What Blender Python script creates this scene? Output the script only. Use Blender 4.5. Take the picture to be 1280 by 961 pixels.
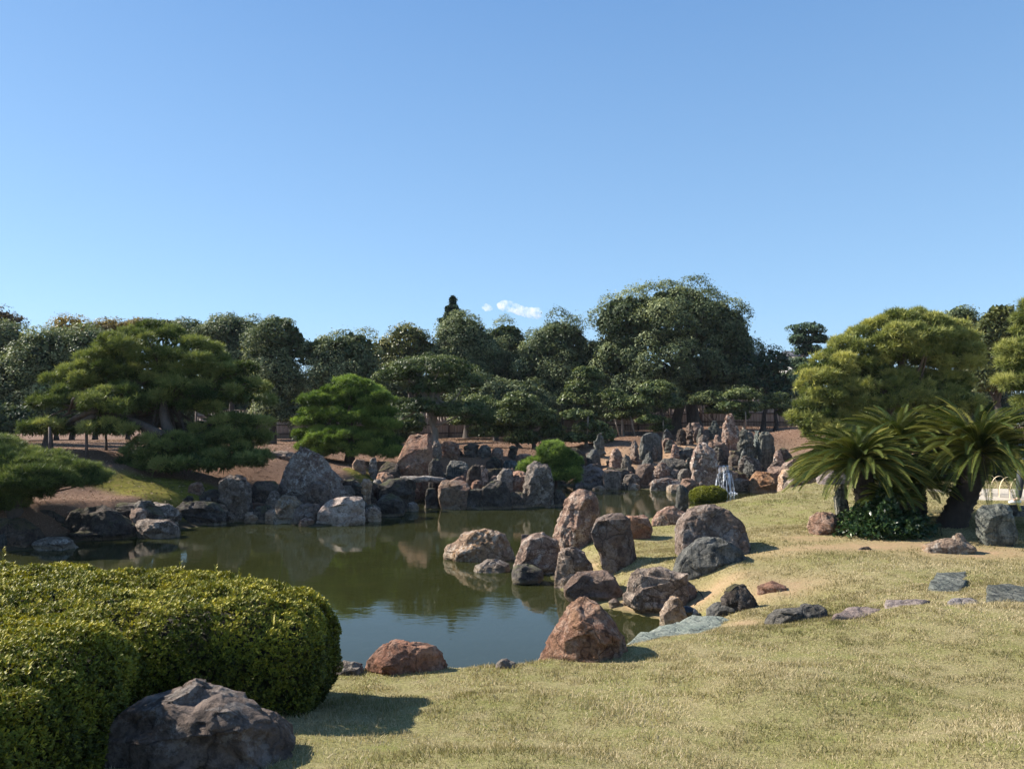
import bpy, math, random
import numpy as np
from mathutils import Vector

for o in list(bpy.data.objects):
    bpy.data.objects.remove(o, do_unlink=True)
S = bpy.context.scene
COL = S.collection
rad = math.radians
random.seed(7)
RNG = np.random.default_rng(7)

# ------------------------------------------------------------------ camera, sky, sun, exposure
F = 949.0                       # focal length in photograph pixels (1280 wide)
PITCH = math.atan((530 - 480.5) / F)
EYE = np.array([0.0, 0.0, 2.6])
cam = bpy.data.cameras.new('camera')
cam.sensor_width = 36
cam.lens = F / 1280 * 36
cam.clip_end = 9000
cam.clip_start = 0.05
camo = bpy.data.objects.new('camera', cam)
COL.objects.link(camo)
camo.location = EYE
camo.rotation_euler = (rad(90) + PITCH, 0, 0)
S.camera = camo

SUN_EL = rad(37)
SUN_AZ = rad(18)
SUN_DIR = np.array([-math.cos(SUN_AZ) * math.cos(SUN_EL), math.sin(SUN_AZ) * math.cos(SUN_EL), math.sin(SUN_EL)])
w = bpy.data.worlds.new('World')
S.world = w
w.use_nodes = True
nt = w.node_tree
for n in list(nt.nodes):
    nt.nodes.remove(n)
sky = nt.nodes.new('ShaderNodeTexSky')
sky.sky_type = 'NISHITA'
sky.sun_disc = False
sky.sun_elevation = SUN_EL
sky.sun_rotation = math.atan2(SUN_DIR[0], SUN_DIR[1])
sky.altitude = 0
sky.air_density = 1.0
sky.dust_density = 0.2
sky.ozone_density = 4.0
bg = nt.nodes.new('ShaderNodeBackground')
bg.inputs['Strength'].default_value = 0.088
ow = nt.nodes.new('ShaderNodeOutputWorld')
nt.links.new(sky.outputs[0], bg.inputs[0])
# clear autumn air: the physical sky evened out by a gradient that only depends on height above the horizon
geo_ = nt.nodes.new('ShaderNodeTexCoord')
sep_ = nt.nodes.new('ShaderNodeSeparateXYZ')
nt.links.new(geo_.outputs['Generated'], sep_.inputs[0])
rmp_ = nt.nodes.new('ShaderNodeValToRGB')
nt.links.new(sep_.outputs[2], rmp_.inputs[0])
for k_, (p_, c_) in enumerate([(0.0, (.205, .315, .435)), (0.14, (.165, .290, .440)), (0.5, (.082, .180, .350)), (1.0, (.045, .10, .235))]):
    e_ = rmp_.color_ramp.elements[k_] if k_ < 2 else rmp_.color_ramp.elements.new(p_)
    e_.position = p_
    e_.color = (*c_, 1)
bg2 = nt.nodes.new('ShaderNodeBackground')
bg2.inputs['Strength'].default_value = 1.0
nt.links.new(rmp_.outputs[0], bg2.inputs[0])
mxw = nt.nodes.new('ShaderNodeMixShader')
mxw.inputs[0].default_value = 0.68
nt.links.new(bg.outputs[0], mxw.inputs[1])
nt.links.new(bg2.outputs[0], mxw.inputs[2])
nt.links.new(mxw.outputs[0], ow.inputs[0])

sl = bpy.data.lights.new('sun', 'SUN')
sl.energy = 5.0
sl.angle = rad(0.53)
sl.color = (1.0, 0.93, 0.82)
so = bpy.data.objects.new('sun', sl)
COL.objects.link(so)
so.rotation_euler = Vector(SUN_DIR).to_track_quat('Z', 'Y').to_euler()

S.view_settings.view_transform = 'Standard'
S.view_settings.look = 'None'
S.view_settings.gamma = 1
S.view_settings.use_curve_mapping = False
S.view_settings.exposure = 1.15
cy = S.cycles
cy.use_denoising = True
cy.max_bounces = 6
cy.diffuse_bounces = 3
cy.glossy_bounces = 3
cy.transmission_bounces = 4
cy.volume_bounces = 2
cy.transparent_max_bounces = 12
cy.caustics_reflective = False
cy.caustics_refractive = False
cy.sample_clamp_indirect = 4

# ------------------------------------------------------------------ pixel -> world helpers
FWD = np.array([0, math.cos(PITCH), math.sin(PITCH)])
UP = np.array([0, -math.sin(PITCH), math.cos(PITCH)])
RIGHT = np.array([1.0, 0, 0])


def ray(px, py):
    return FWD + RIGHT * (px - 640) / F + UP * (480.5 - py) / F


def G(px, py, z):
    """point seen at a photo pixel lying at height z"""
    d = ray(px, py)
    t = (z - EYE[2]) / d[2]
    return EYE + d * t


def at(px, py, Y):
    """point seen at a photo pixel at distance Y"""
    d = ray(px, py)
    return EYE + d * (Y / d[1])


# ------------------------------------------------------------------ numpy noise
def _hash(ix, iy, iz, seed):
    h = (ix * 374761393 + iy * 668265263 + iz * 1440662683 + seed * 974711) & 0xFFFFFFFF
    h = ((h ^ (h >> 13)) * 1274126177) & 0xFFFFFFFF
    h = h ^ (h >> 16)
    return (h & 0xFFFFFF) / float(0xFFFFFF)


def vnoise(p, seed=0):
    p = np.asarray(p, float)
    i = np.floor(p).astype(np.int64)
    f = p - i
    f = f * f * (3 - 2 * f)
    r = 0
    for dx in (0, 1):
        wx = f[:, 0] if dx else 1 - f[:, 0]
        for dy in (0, 1):
            wy = f[:, 1] if dy else 1 - f[:, 1]
            for dz in (0, 1):
                wz = f[:, 2] if dz else 1 - f[:, 2]
                r = r + wx * wy * wz * _hash(i[:, 0] + dx, i[:, 1] + dy, i[:, 2] + dz, seed)
    return r * 2 - 1


def fbm(p, oct=4, seed=0, gain=0.5):
    a, r, s = 1.0, 0, 1.0
    for k in range(oct):
        r = r + a * vnoise(p * s, seed + k * 17)
        a *= gain
        s *= 2.03
    return r


def sstep(a, b, x):
    t = np.clip((x - a) / (b - a), 0, 1)
    return t * t * (3 - 2 * t)


# ------------------------------------------------------------------ scene object helpers
def mesh_obj(name, V, Fc, mat, parent=None, smooth=False, tint=None, colattr=None):
    V = np.ascontiguousarray(V, dtype=np.float32)
    me = bpy.data.meshes.new(name)
    if not isinstance(Fc, (list, tuple)) or np.ndim(Fc[0]) == 1:
        Fc = [np.asarray(Fc)]
    Fc = [np.asarray(f, dtype=np.int32) for f in Fc if len(f)]
    nl = sum(f.size for f in Fc)
    npoly = sum(len(f) for f in Fc)
    me.vertices.add(len(V))
    me.vertices.foreach_set('co', V.ravel())
    me.loops.add(nl)
    me.polygons.add(npoly)
    me.loops.foreach_set('vertex_index', np.concatenate([f.ravel() for f in Fc]))
    st, tot, k = [], [], 0
    for f in Fc:
        st.append(k + np.arange(len(f)) * f.shape[1])
        tot.append(np.full(len(f), f.shape[1]))
        k += f.size
    me.polygons.foreach_set('loop_start', np.concatenate(st).astype(np.int32))
    me.polygons.foreach_set('loop_total', np.concatenate(tot).astype(np.int32))
    if smooth:
        me.polygons.foreach_set('use_smooth', np.ones(npoly, dtype=bool))
    if tint is not None:
        a = me.attributes.new('tint', 'FLOAT', 'POINT')
        a.data.foreach_set('value', np.ascontiguousarray(tint, dtype=np.float32))
    if colattr is not None:
        for nm, arr in colattr.items():
            a = me.attributes.new(nm, 'FLOAT', 'POINT')
            a.data.foreach_set('value', np.ascontiguousarray(arr, dtype=np.float32))
    me.materials.append(mat)
    me.update(calc_edges=True)
    me.validate()
    o = bpy.data.objects.new(name, me)
    COL.objects.link(o)
    if parent is not None:
        o.parent = parent
    return o


def tag(o, label, cat, group=None, kind=None):
    if label:
        o['label'] = label
    if cat:
        o['category'] = cat
    if group:
        o['group'] = group
    if kind:
        o['kind'] = kind
    return o


def thing(name, label, cat, loc, group=None):
    o = bpy.data.objects.new(name, None)
    o.empty_display_size = 0.2
    COL.objects.link(o)
    o.location = tuple(float(v) for v in loc)
    return tag(o, label, cat, group)


class MB:
    """collects vertices and faces (quads / tris)"""
    def __init__(s):
        s.V, s.Q, s.T, s.n = [], [], [], 0

    def add(s, V, Q=None, T=None):
        s.V.append(np.asarray(V, float).reshape(-1, 3))
        if Q is not None and len(Q):
            s.Q.append(np.asarray(Q) + s.n)
        if T is not None and len(T):
            s.T.append(np.asarray(T) + s.n)
        s.n += len(s.V[-1])

    def box(s, c, sz, rz=0.0, ax=None):
        x, y, z = np.array(sz) / 2
        P = np.array([[-x, -y, -z], [x, -y, -z], [x, y, -z], [-x, y, -z], [-x, -y, z], [x, -y, z], [x, y, z], [-x, y, z]])
        cs, sn = math.cos(rz), math.sin(rz)
        P = P @ np.array([[cs, sn, 0], [-sn, cs, 0], [0, 0, 1]])
        s.add(P + np.array(c), [[0, 3, 2, 1], [4, 5, 6, 7], [0, 1, 5, 4], [1, 2, 6, 5], [2, 3, 7, 6], [3, 0, 4, 7]])

    def tube(s, pts, rads, n=8, rough=0.0, seed=0, cap=True):
        pts = np.asarray(pts, float)
        m = len(pts)
        rads = np.broadcast_to(np.asarray(rads, float), (m,))
        T = np.gradient(pts, axis=0)
        T /= np.linalg.norm(T, axis=1)[:, None] + 1e-9
        up = np.array([0.31, 0.17, 0.93])
        if abs(T[0] @ up) > 0.93:
            up = np.array([0.9, 0.3, 0.1])
        A = np.cross(T, up)
        A /= np.linalg.norm(A, axis=1)[:, None] + 1e-9
        B = np.cross(T, A)
        th = np.linspace(0, 2 * math.pi, n, endpoint=False)
        P = pts[:, None, :] + rads[:, None, None] * (A[:, None, :] * np.cos(th)[None, :, None] + B[:, None, :] * np.sin(th)[None, :, None])
        if rough:
            f = fbm(P.reshape(-1, 3) * (1.2 / max(rads.max(), 1e-3)), 3, seed).reshape(m, n, 1)
            P = pts[:, None, :] + (P - pts[:, None, :]) * (1 + rough * f)
        i = np.arange(m - 1)[:, None] * n
        j = np.arange(n)[None, :]
        j2 = (j + 1) % n
        Q = np.stack([i + j, i + j2, i + n + j2, i + n + j], -1).reshape(-1, 4)
        V = P.reshape(-1, 3)
        Tr = None
        if cap:
            V = np.vstack([V, pts[:1], pts[-1:]])
            a, b = m * n, m * n + 1
            jj = np.arange(n)
            Tr = np.vstack([np.stack([np.full(n, a), (jj + 1) % n, jj], 1),
                            np.stack([np.full(n, b), (m - 1) * n + jj, (m - 1) * n + (jj + 1) % n], 1)])
        s.add(V, Q, Tr)

    def build(s, name, mat, parent=None, smooth=False, tint=None):
        V = np.vstack(s.V)
        if parent is not None:
            V = V - np.array(parent.location)
        fs = []
        if s.Q:
            fs.append(np.vstack(s.Q))
        if s.T:
            fs.append(np.vstack(s.T))
        return mesh_obj(name, V, fs, mat, parent, smooth, tint)


# ------------------------------------------------------------------ materials
def newmat(name):
    m = bpy.data.materials.new(name)
    m.use_nodes = True
    t = m.node_tree
    for n in list(t.nodes):
        t.nodes.remove(n)
    out = t.nodes.new('ShaderNodeOutputMaterial')
    return m, t, out


class NB:
    def __init__(s, t):
        s.t = t

    def n(s, typ, **kw):
        nd = s.t.nodes.new(typ)
        for k, v in kw.items():
            if k.startswith('i_'):
                key = k[2:]
                key = int(key) if key.isdigit() else key.replace('_', ' ')
                s.put(nd.inputs[key], v)
            else:
                setattr(nd, k, v)
        return nd

    def put(s, sock, v):
        if isinstance(v, bpy.types.NodeSocket):
            s.t.links.new(v, sock)
        elif isinstance(v, (tuple, list)) and sock.type == 'RGBA' and len(v) == 3:
            sock.default_value = (*v, 1)
        else:
            sock.default_value = v

    def noise(s, vec, scale, detail=4, rough=0.55, dist=0.0):
        return s.n('ShaderNodeTexNoise', i_Vector=vec, i_Scale=scale, i_Detail=detail, i_Roughness=rough, i_Distortion=dist).outputs['Fac']

    def ramp(s, fac, stops, interp='LINEAR'):
        nd = s.n('ShaderNodeValToRGB', i_Fac=fac)
        cr = nd.color_ramp
        cr.interpolation = interp
        while len(cr.elements) < len(stops):
            cr.elements.new(0.5)
        for e, (p, c) in zip(cr.elements, stops):
            e.position = p
            if not isinstance(c, (tuple, list)):
                c = (c, c, c)
            e.color = (*c, 1)
        return nd.outputs[0]

    def mix(s, fac, a, b, blend='MIX'):
        nd = s.n('ShaderNodeMix', data_type='RGBA', blend_type=blend)
        s.put(nd.inputs[0], fac)
        s.put(nd.inputs[6], a)
        s.put(nd.inputs[7], b)
        return nd.outputs[2]

    def math(s, op, a, b=0.0, c=0.0, clamp=False):
        nd = s.n('ShaderNodeMath', operation=op, use_clamp=clamp)
        s.put(nd.inputs[0], a)
        s.put(nd.inputs[1], b)
        s.put(nd.inputs[2], c)
        return nd.outputs[0]

    def attr(s, name):
        return s.n('ShaderNodeAttribute', attribute_name=name).outputs['Fac']

    def bump(s, h, strength, dist, normal=None):
        nd = s.n('ShaderNodeBump', i_Height=h, i_Strength=strength, i_Distance=dist)
        if normal is not None:
            s.put(nd.inputs['Normal'], normal)
        return nd.outputs[0]


def foliage_mat(name, dark, mid, light, rough=0.45, trans=0.25, spec=0.4):
    m, t, out = newmat(name)
    b = NB(t)
    tint = b.attr('tint')
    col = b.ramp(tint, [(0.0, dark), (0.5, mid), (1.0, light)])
    p = b.n('ShaderNodeBsdfPrincipled', i_Base_Color=col, i_Roughness=rough)
    p.inputs['Specular IOR Level'].default_value = spec * 0.5
    tc = b.mix(1.0, col, (1.0, 1.0, 0.55), 'MULTIPLY')
    tr = b.n('ShaderNodeBsdfTranslucent', i_Color=tc)
    mx = b.n('ShaderNodeMixShader', i_0=trans)
    t.links.new(p.outputs[0], mx.inputs[1])
    t.links.new(tr.outputs[0], mx.inputs[2])
    t.links.new(mx.outputs[0], out.inputs[0])
    return m


def bark_mat(name, a, c, scale=6.0):
    m, t, out = newmat(name)
    b = NB(t)
    tc = b.n('ShaderNodeTexCoord').outputs['Object']
    mp = b.n('ShaderNodeMapping', i_Vector=tc)
    mp.inputs['Scale'].default_value = (1, 1, 0.3)
    f = b.noise(mp.outputs[0], scale, 6, 0.65)
    col = b.ramp(f, [(0.3, a), (0.7, c)])
    p = b.n('ShaderNodeBsdfPrincipled', i_Base_Color=col, i_Roughness=0.9, i_Normal=b.bump(f, 0.8, 0.05))
    t.links.new(p.outputs[0], out.inputs[0])
    return m


def plain(name, c, rough=0.6, metal=0.0, var=0.15, scale=20):
    m, t, out = newmat(name)
    b = NB(t)
    tc = b.n('ShaderNodeTexCoord').outputs['Object']
    f = b.noise(tc, scale, 5)
    col = b.ramp(f, [(0.3, tuple(v * (1 - var) for v in c)), (0.7, tuple(min(1, v * (1 + var)) for v in c))])
    p = b.n('ShaderNodeBsdfPrincipled', i_Base_Color=col, i_Roughness=rough, i_Metallic=metal)
    t.links.new(p.outputs[0], out.inputs[0])
    return m


def rock_mat(name, c1, c2, c3, lichen, lich_amt=0.5, stripe=0.0, tilt=0.0, accent=None, scale=1.0, moss=0.0):
    """stone: two mottled body colours, dark cracks c3, lichen spots, optional foliation stripes"""
    m, t, out = newmat(name)
    b = NB(t)
    tc = b.n('ShaderNodeTexCoord').outputs['Object']
    rnd = b.n('ShaderNodeObjectInfo').outputs['Random']
    off = b.math('MULTIPLY', rnd, 37.0)
    cmb = b.n('ShaderNodeCombineXYZ', i_0=off, i_1=off, i_2=off).outputs[0]
    vec = b.n('ShaderNodeVectorMath', operation='ADD')
    t.links.new(tc, vec.inputs[0])
    t.links.new(cmb, vec.inputs[1])
    v = vec.outputs[0]
    n1 = b.noise(v, 2.2 * scale, 6, 0.6, 0.4)
    bright = b.math('MULTIPLY_ADD', rnd, 0.45, 0.66)
    warm_ = b.math('FRACT', b.math('MULTIPLY', rnd, 7.3))
    n2 = b.noise(v, 9 * scale, 8, 0.7, 0.2)
    n3 = b.noise(v, 34 * scale, 5, 0.7)
    col = b.ramp(n1, [(0.40, c1), (0.58, c2)])
    if accent:
        na = b.noise(v, 1.3 * scale, 3, 0.5, 1.0)
        col = b.mix(b.ramp(na, [(0.52, 0.0), (0.62, 0.85)]), col, accent)
    col = b.mix(b.ramp(n2, [(0.40, 0.7), (0.50, 0.0)]), col, c3)
    mp = b.n('ShaderNodeMapping', i_Vector=v)
    mp.inputs['Rotation'].default_value = (0.15, tilt, 0.3)
    mp.inputs['Scale'].default_value = (9 * scale, 3 * scale, 0.7 * scale)
    ns = b.noise(mp.outputs[0], 1.6, 5, 0.6, 0.5)
    if stripe:
        col = b.mix(b.ramp(ns, [(0.40, stripe), (0.56, 0.0)]), col, c3)
        col = b.mix(b.ramp(ns, [(0.56, 0.0), (0.68, stripe * 0.6)]), col, lichen)
    nl = b.noise(v, 6.5 * scale, 5, 0.75)
    nl2 = b.noise(v, 1.6 * scale, 2, 0.5)
    lm = b.math('MULTIPLY', b.ramp(nl, [(0.515, 0.0), (0.55, 1.0)]), b.ramp(nl2, [(0.35, 0.2), (0.6, 1.0)]))
    col = b.mix(b.math('MULTIPLY', lm, lich_amt), col, lichen)
    col = b.mix(b.ramp(n3, [(0.38, 0.5), (0.52, 0.0)]), col, c3)
    # ochre and pale mineral band along the waterline
    geo = b.n('ShaderNodeNewGeometry')
    z = b.n('ShaderNodeSeparateXYZ', i_0=geo.outputs['Position']).outputs[2]
    zz = b.math('ADD', z, b.math('MULTIPLY', n1, -0.10))
    band = b.ramp(b.math('MULTIPLY_ADD', zz, 4.0, 0.5, clamp=True), [(0.34, 0.0), (0.42, 0.55), (0.60, 0.25), (0.75, 0.0)])
    col = b.mix(band, col, (0.30, 0.25, 0.16))
    if moss:
        nz = b.n('ShaderNodeSeparateXYZ', i_0=geo.outputs['Normal']).outputs[2]
        mm = b.math('MULTIPLY', b.ramp(nz, [(0.45, 0.0), (0.8, 1.0)]), b.ramp(b.noise(v, 3.0, 4), [(0.42, 0.0), (0.58, moss)]))
        col = b.mix(mm, col, (0.10, 0.11, 0.03))
    hs = b.math('ADD', b.math('MULTIPLY', n2, 1.0), b.math('MULTIPLY', n3, 0.35))
    if stripe:
        hs = b.math('ADD', hs, b.math('MULTIPLY', ns, 1.4 * stripe))
    wv = b.n('ShaderNodeVectorMath', operation='MULTIPLY_ADD')
    t.links.new(b.n('ShaderNodeTexNoise', i_Vector=v, i_Scale=3.0, i_Detail=3).outputs['Color'], wv.inputs[0])
    wv.inputs[1].default_value = (.45, .45, .45)
    t.links.new(v, wv.inputs[2])
    vo = b.n('ShaderNodeTexVoronoi', feature='DISTANCE_TO_EDGE', i_Vector=wv.outputs[0], i_Scale=3.2 * scale).outputs[0]
    crk = b.math('MULTIPLY', b.ramp(vo, [(0.0, 0.8), (0.035, 0.0)]), b.ramp(nl2, [(0.42, 0.0), (0.55, 1.0)]))
    col = b.mix(crk, col, c3)
    hs = b.math('ADD', hs, b.math('MULTIPLY', b.ramp(vo, [(0.0, 0.0), (0.06, 1.0)]), 0.18))
    col = b.mix(b.math('MULTIPLY', warm_, 0.55), col, b.mix(1.0, col, (1.25, 0.92, 0.74), 'MULTIPLY'))
    gb = b.n('ShaderNodeCombineXYZ', i_0=bright, i_1=bright, i_2=bright).outputs[0]
    col = b.mix(1.0, col, gb, 'MULTIPLY')
    p = b.n('ShaderNodeBsdfPrincipled', i_Base_Color=col, i_Roughness=0.88, i_Normal=b.bump(hs, 1.0, 0.07 / scale))
    p.inputs['Specular IOR Level'].default_value = 0.25
    t.links.new(p.outputs[0], out.inputs[0])
    return m


M = {}
M['pink'] = rock_mat('rock_pink', (0.235, 0.155, 0.120), (0.35, 0.26, 0.205), (0.075, 0.05, 0.042), (0.60, 0.54, 0.47), 0.85)
M['redbrown'] = rock_mat('rock_redbrown', (0.22, 0.12, 0.082), (0.35, 0.225, 0.16), (0.06, 0.036, 0.028), (0.46, 0.40, 0.34), 0.45, accent=(0.34, 0.23, 0.15))
M['tan'] = rock_mat('rock_tan', (0.25, 0.18, 0.13), (0.36, 0.28, 0.21), (0.08, 0.058, 0.045), (0.60, 0.54, 0.45), 0.75, accent=(0.38, 0.25, 0.14))
M['brown'] = rock_mat('rock_brown', (0.165, 0.118, 0.092), (0.245, 0.185, 0.15), (0.055, 0.04, 0.033), (0.52, 0.49, 0.45), 0.28, scale=0.8)
M['grey'] = rock_mat('rock_grey', (0.16, 0.137, 0.115), (0.26, 0.228, 0.195), (0.04, 0.034, 0.03), (0.50, 0.47, 0.42), 0.75)
M['dark'] = rock_mat('rock_dark', (0.055, 0.046, 0.040), (0.11, 0.094, 0.08), (0.02, 0.018, 0.018), (0.27, 0.25, 0.23), 0.35, moss=0.5)
M['green'] = rock_mat('rock_green', (0.125, 0.145, 0.13), (0.22, 0.245, 0.215), (0.04, 0.047, 0.045), (0.40, 0.41, 0.36), 0.3, stripe=0.7)
M['slate'] = rock_mat('rock_slate', (0.105, 0.106, 0.094), (0.185, 0.186, 0.165), (0.03, 0.034, 0.036), (0.32, 0.32, 0.30), 0.35, stripe=0.5)
M['stripe'] = rock_mat('rock_stripe', (0.32, 0.275, 0.23), (0.46, 0.40, 0.34), (0.06, 0.05, 0.045), (0.68, 0.63, 0.55), 0.5, stripe=0.55, tilt=0.45)
M['flat'] = rock_mat('rock_flat', (0.21, 0.25, 0.215), (0.31, 0.345, 0.295), (0.10, 0.12, 0.11), (0.40, 0.40, 0.33), 0.25)
M['lav'] = rock_mat('rock_lav', (0.22, 0.195, 0.19), (0.33, 0.30, 0.29), (0.10, 0.09, 0.09), (0.42, 0.40, 0.36), 0.3)
M['pale'] = rock_mat('rock_pale', (0.40, 0.31, 0.25), (0.56, 0.47, 0.40), (0.12, 0.085, 0.07), (0.62, 0.58, 0.52), 0.6)
M['orange'] = rock_mat('rock_orange', (0.27, 0.16, 0.085), (0.36, 0.24, 0.14), (0.05, 0.035, 0.028), (0.40, 0.34, 0.26), 0.4)
M['bark'] = bark_mat('bark_dark', (0.03, 0.024, 0.02), (0.09, 0.07, 0.058))
M['bark_pale'] = bark_mat('bark_pale', (0.14, 0.12, 0.10), (0.32, 0.28, 0.24))
M['bark_pine'] = bark_mat('bark_pine', (0.04, 0.03, 0.024), (0.13, 0.095, 0.075), 5)
M['cycad_trunk'] = bark_mat('cycad_bark', (0.018, 0.013, 0.011), (0.06, 0.042, 0.032), 9)
M['broad'] = foliage_mat('leaf_broad', (0.032, 0.052, 0.028), (0.125, 0.158, 0.078), (0.31, 0.34, 0.17), 0.55, 0.2, 0.3)
M['broad3'] = foliage_mat('leaf_greygreen', (0.038, 0.060, 0.030), (0.150, 0.185, 0.088), (0.35, 0.37, 0.19), 0.55, 0.2, 0.3)
M['broad2'] = foliage_mat('leaf_yellowgreen', (0.045, 0.06, 0.022), (0.155, 0.165, 0.058), (0.36, 0.34, 0.13), 0.42, 0.2, 0.4)
M['autumn'] = foliage_mat('leaf_autumn', (0.12, 0.09, 0.03), (0.28, 0.21, 0.07), (0.42, 0.32, 0.10), 0.5, 0.3, 0.3)
M['rust'] = foliage_mat('leaf_rust', (0.06, 0.05, 0.035), (0.11, 0.085, 0.06), (0.18, 0.13, 0.09), 0.5, 0.2, 0.3)
M['conifer'] = foliage_mat('leaf_conifer', (0.018, 0.040, 0.028), (0.05, 0.09, 0.05), (0.12, 0.17, 0.085), 0.5, 0.1, 0.3)
M['pine'] = foliage_mat('needle_pine', (0.035, 0.060, 0.018), (0.140, 0.180, 0.055), (0.34, 0.36, 0.12), 0.5, 0.22, 0.3)
M['pine_bright'] = foliage_mat('needle_bright', (0.034, 0.070, 0.016), (0.125, 0.195, 0.042), (0.32, 0.42, 0.10), 0.5, 0.25, 0.3)
M['pine_yellow'] = foliage_mat('needle_yellow', (0.050, 0.080, 0.024), (0.220, 0.250, 0.080), (0.50, 0.48, 0.16), 0.5, 0.28, 0.3)
M['shrub'] = foliage_mat('leaf_shrub', (0.030, 0.052, 0.02), (0.105, 0.14, 0.050), (0.26, 0.29, 0.11), 0.42, 0.2, 0.4)
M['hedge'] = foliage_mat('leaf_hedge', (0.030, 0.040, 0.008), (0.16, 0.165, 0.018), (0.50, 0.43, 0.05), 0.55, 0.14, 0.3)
M['azalea'] = foliage_mat('leaf_azalea', (0.07, 0.09, 0.012), (0.19, 0.20, 0.02), (0.32, 0.31, 0.04), 0.42, 0.3, 0.4)
M['cycad'] = foliage_mat('leaf_cycad', (0.018, 0.036, 0.010), (0.074, 0.098, 0.022), (0.24, 0.225, 0.055), 0.5, 0.18, 0.25)
M['gloss'] = foliage_mat('leaf_glossy', (0.012, 0.03, 0.010), (0.03, 0.06, 0.018), (0.09, 0.13, 0.04), 0.28, 0.12, 0.6)
M['grass'] = foliage_mat('grass_blade', (0.15, 0.145, 0.055), (0.33, 0.27, 0.150), (0.52, 0.435, 0.285), 0.6, 0.25, 0.2)
M['twig'] = plain('twig', (0.020, 0.018, 0.010), 0.95)
M['wood'] = plain('weathered_wood', (0.09, 0.065, 0.055), 0.85, 0, 0.3, 8)
M['prop'] = plain('support_wood', (0.30, 0.25, 0.20), 0.8, 0, 0.3, 9)
M['bamboo'] = plain('split_bamboo', (0.62, 0.50, 0.33), 0.5, 0, 0.25, 9)
M['black'] = plain('black_paint', (0.008, 0.008, 0.010), 0.18)
M['greymetal'] = plain('grey_metal', (0.12, 0.125, 0.13), 0.45, 0.3)
M['cable'] = plain('cable', (0.03, 0.025, 0.02), 0.7)
M['plaster'] = plain('white_plaster', (0.62, 0.60, 0.56), 0.8, 0, 0.08)
M['tile'] = plain('roof_tile', (0.09, 0.09, 0.10), 0.6, 0, 0.25, 30)

# fence boards
m, t, out = newmat('fence_boards')
b = NB(t)
tc = b.n('ShaderNodeTexCoord').outputs['Object']
mp = b.n('ShaderNodeMapping', i_Vector=tc)
mp.inputs['Scale'].default_value = (7, 7, 0.25)
f = b.noise(mp.outputs[0], 1.4, 5, 0.7)
col = b.ramp(f, [(0.3, (0.17, 0.13, 0.11)), (0.5, (0.34, 0.27, 0.23)), (0.75, (0.44, 0.36, 0.31))])
p = b.n('ShaderNodeBsdfPrincipled', i_Base_Color=col, i_Roughness=0.85, i_Normal=b.bump(f, 0.5, 0.02))
t.links.new(p.outputs[0], out.inputs[0])
M['boards'] = m

# ground: masks say where lawn, soil, moss, sand and pond bed lie
m, t, out = newmat('ground')
b = NB(t)
pos = b.n('ShaderNodeNewGeometry').outputs['Position']
nb_ = b.noise(pos, 0.9, 4, 0.6)
nm = b.noise(pos, 5.0, 5, 0.65)
nf = b.noise(pos, 42.0, 4, 0.7)
nff = b.noise(pos, 150.0, 3, 0.7)
straw = b.ramp(nf, [(0.3, (0.17, 0.145, 0.070)), (0.5, (0.27, 0.23, 0.115)), (0.72, (0.38, 0.32, 0.18))])
green = b.ramp(nf, [(0.3, (0.12, 0.13, 0.035)), (0.7, (0.25, 0.25, 0.075))])
lawn = b.mix(b.ramp(b.math('ADD', b.math('MULTIPLY', nb_, 0.5), b.math('MULTIPLY', nm, 0.5)), [(0.42, 0.0), (0.62, 0.85)]), straw, green)
bare = b.ramp(nf, [(0.3, (0.30, 0.19, 0.105)), (0.7, (0.46, 0.32, 0.20))])
bm = b.math('MULTIPLY', b.attr('bare'), b.ramp(nm, [(0.3, 0.3), (0.6, 1.0)]))
lawn = b.mix(bm, lawn, bare)
soil = b.ramp(b.math('ADD', b.math('MULTIPLY', nf, 0.5), b.math('MULTIPLY', nff, 0.5)), [(0.36, (0.07, 0.04, 0.026)), (0.5, (0.17, 0.10, 0.066)), (0.64, (0.33, 0.22, 0.15))])  # brown soil, darkened so part of the left pine's shade is in the colour
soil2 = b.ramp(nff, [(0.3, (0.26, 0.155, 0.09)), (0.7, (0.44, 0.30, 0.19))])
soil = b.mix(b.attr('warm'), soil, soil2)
moss = b.ramp(nm, [(0.35, (0.06, 0.06, 0.012)), (0.55, (0.17, 0.155, 0.02)), (0.7, (0.20, 0.13, 0.055))])
sand = b.ramp(nf, [(0.3, (0.42, 0.37, 0.30)), (0.7, (0.56, 0.50, 0.42))])
bed = b.ramp(b.noise(pos, 1.1, 5, 0.6, 0.6), [(0.3, (0.045, 0.05, 0.012)), (0.55, (0.10, 0.10, 0.022)), (0.7, (0.22, 0.17, 0.05))])
peb = b.n('ShaderNodeTexVoronoi', i_Vector=pos, i_Scale=7.0)
bed = b.mix(b.ramp(peb.outputs[0], [(0.15, 0.5), (0.5, 0.0)]), bed, (0.13, 0.12, 0.06))
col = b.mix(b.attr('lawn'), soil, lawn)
col = b.mix(b.attr('moss'), col, moss)
col = b.mix(b.attr('sand'), col, sand)
zz_ = b.n('ShaderNodeSeparateXYZ', i_0=pos).outputs[2]
bed = b.mix(b.ramp(b.math('MULTIPLY_ADD', zz_, 6.0, 0.5, clamp=True), [(0.45, 0.0), (0.6, 1.0)]), bed, b.ramp(nf, [(0.3, (0.035, 0.028, 0.018)), (0.7, (0.10, 0.08, 0.055))]))
col = b.mix(b.attr('bed'), col, bed)
h = b.math('ADD', b.math('MULTIPLY', nf, 0.6), b.math('MULTIPLY', nff, 0.5))
p = b.n('ShaderNodeBsdfPrincipled', i_Base_Color=col, i_Roughness=0.95, i_Normal=b.bump(h, 0.8, 0.03))
p.inputs['Specular IOR Level'].default_value = 0.1
t.links.new(p.outputs[0], out.inputs[0])
M['ground'] = m

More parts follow.
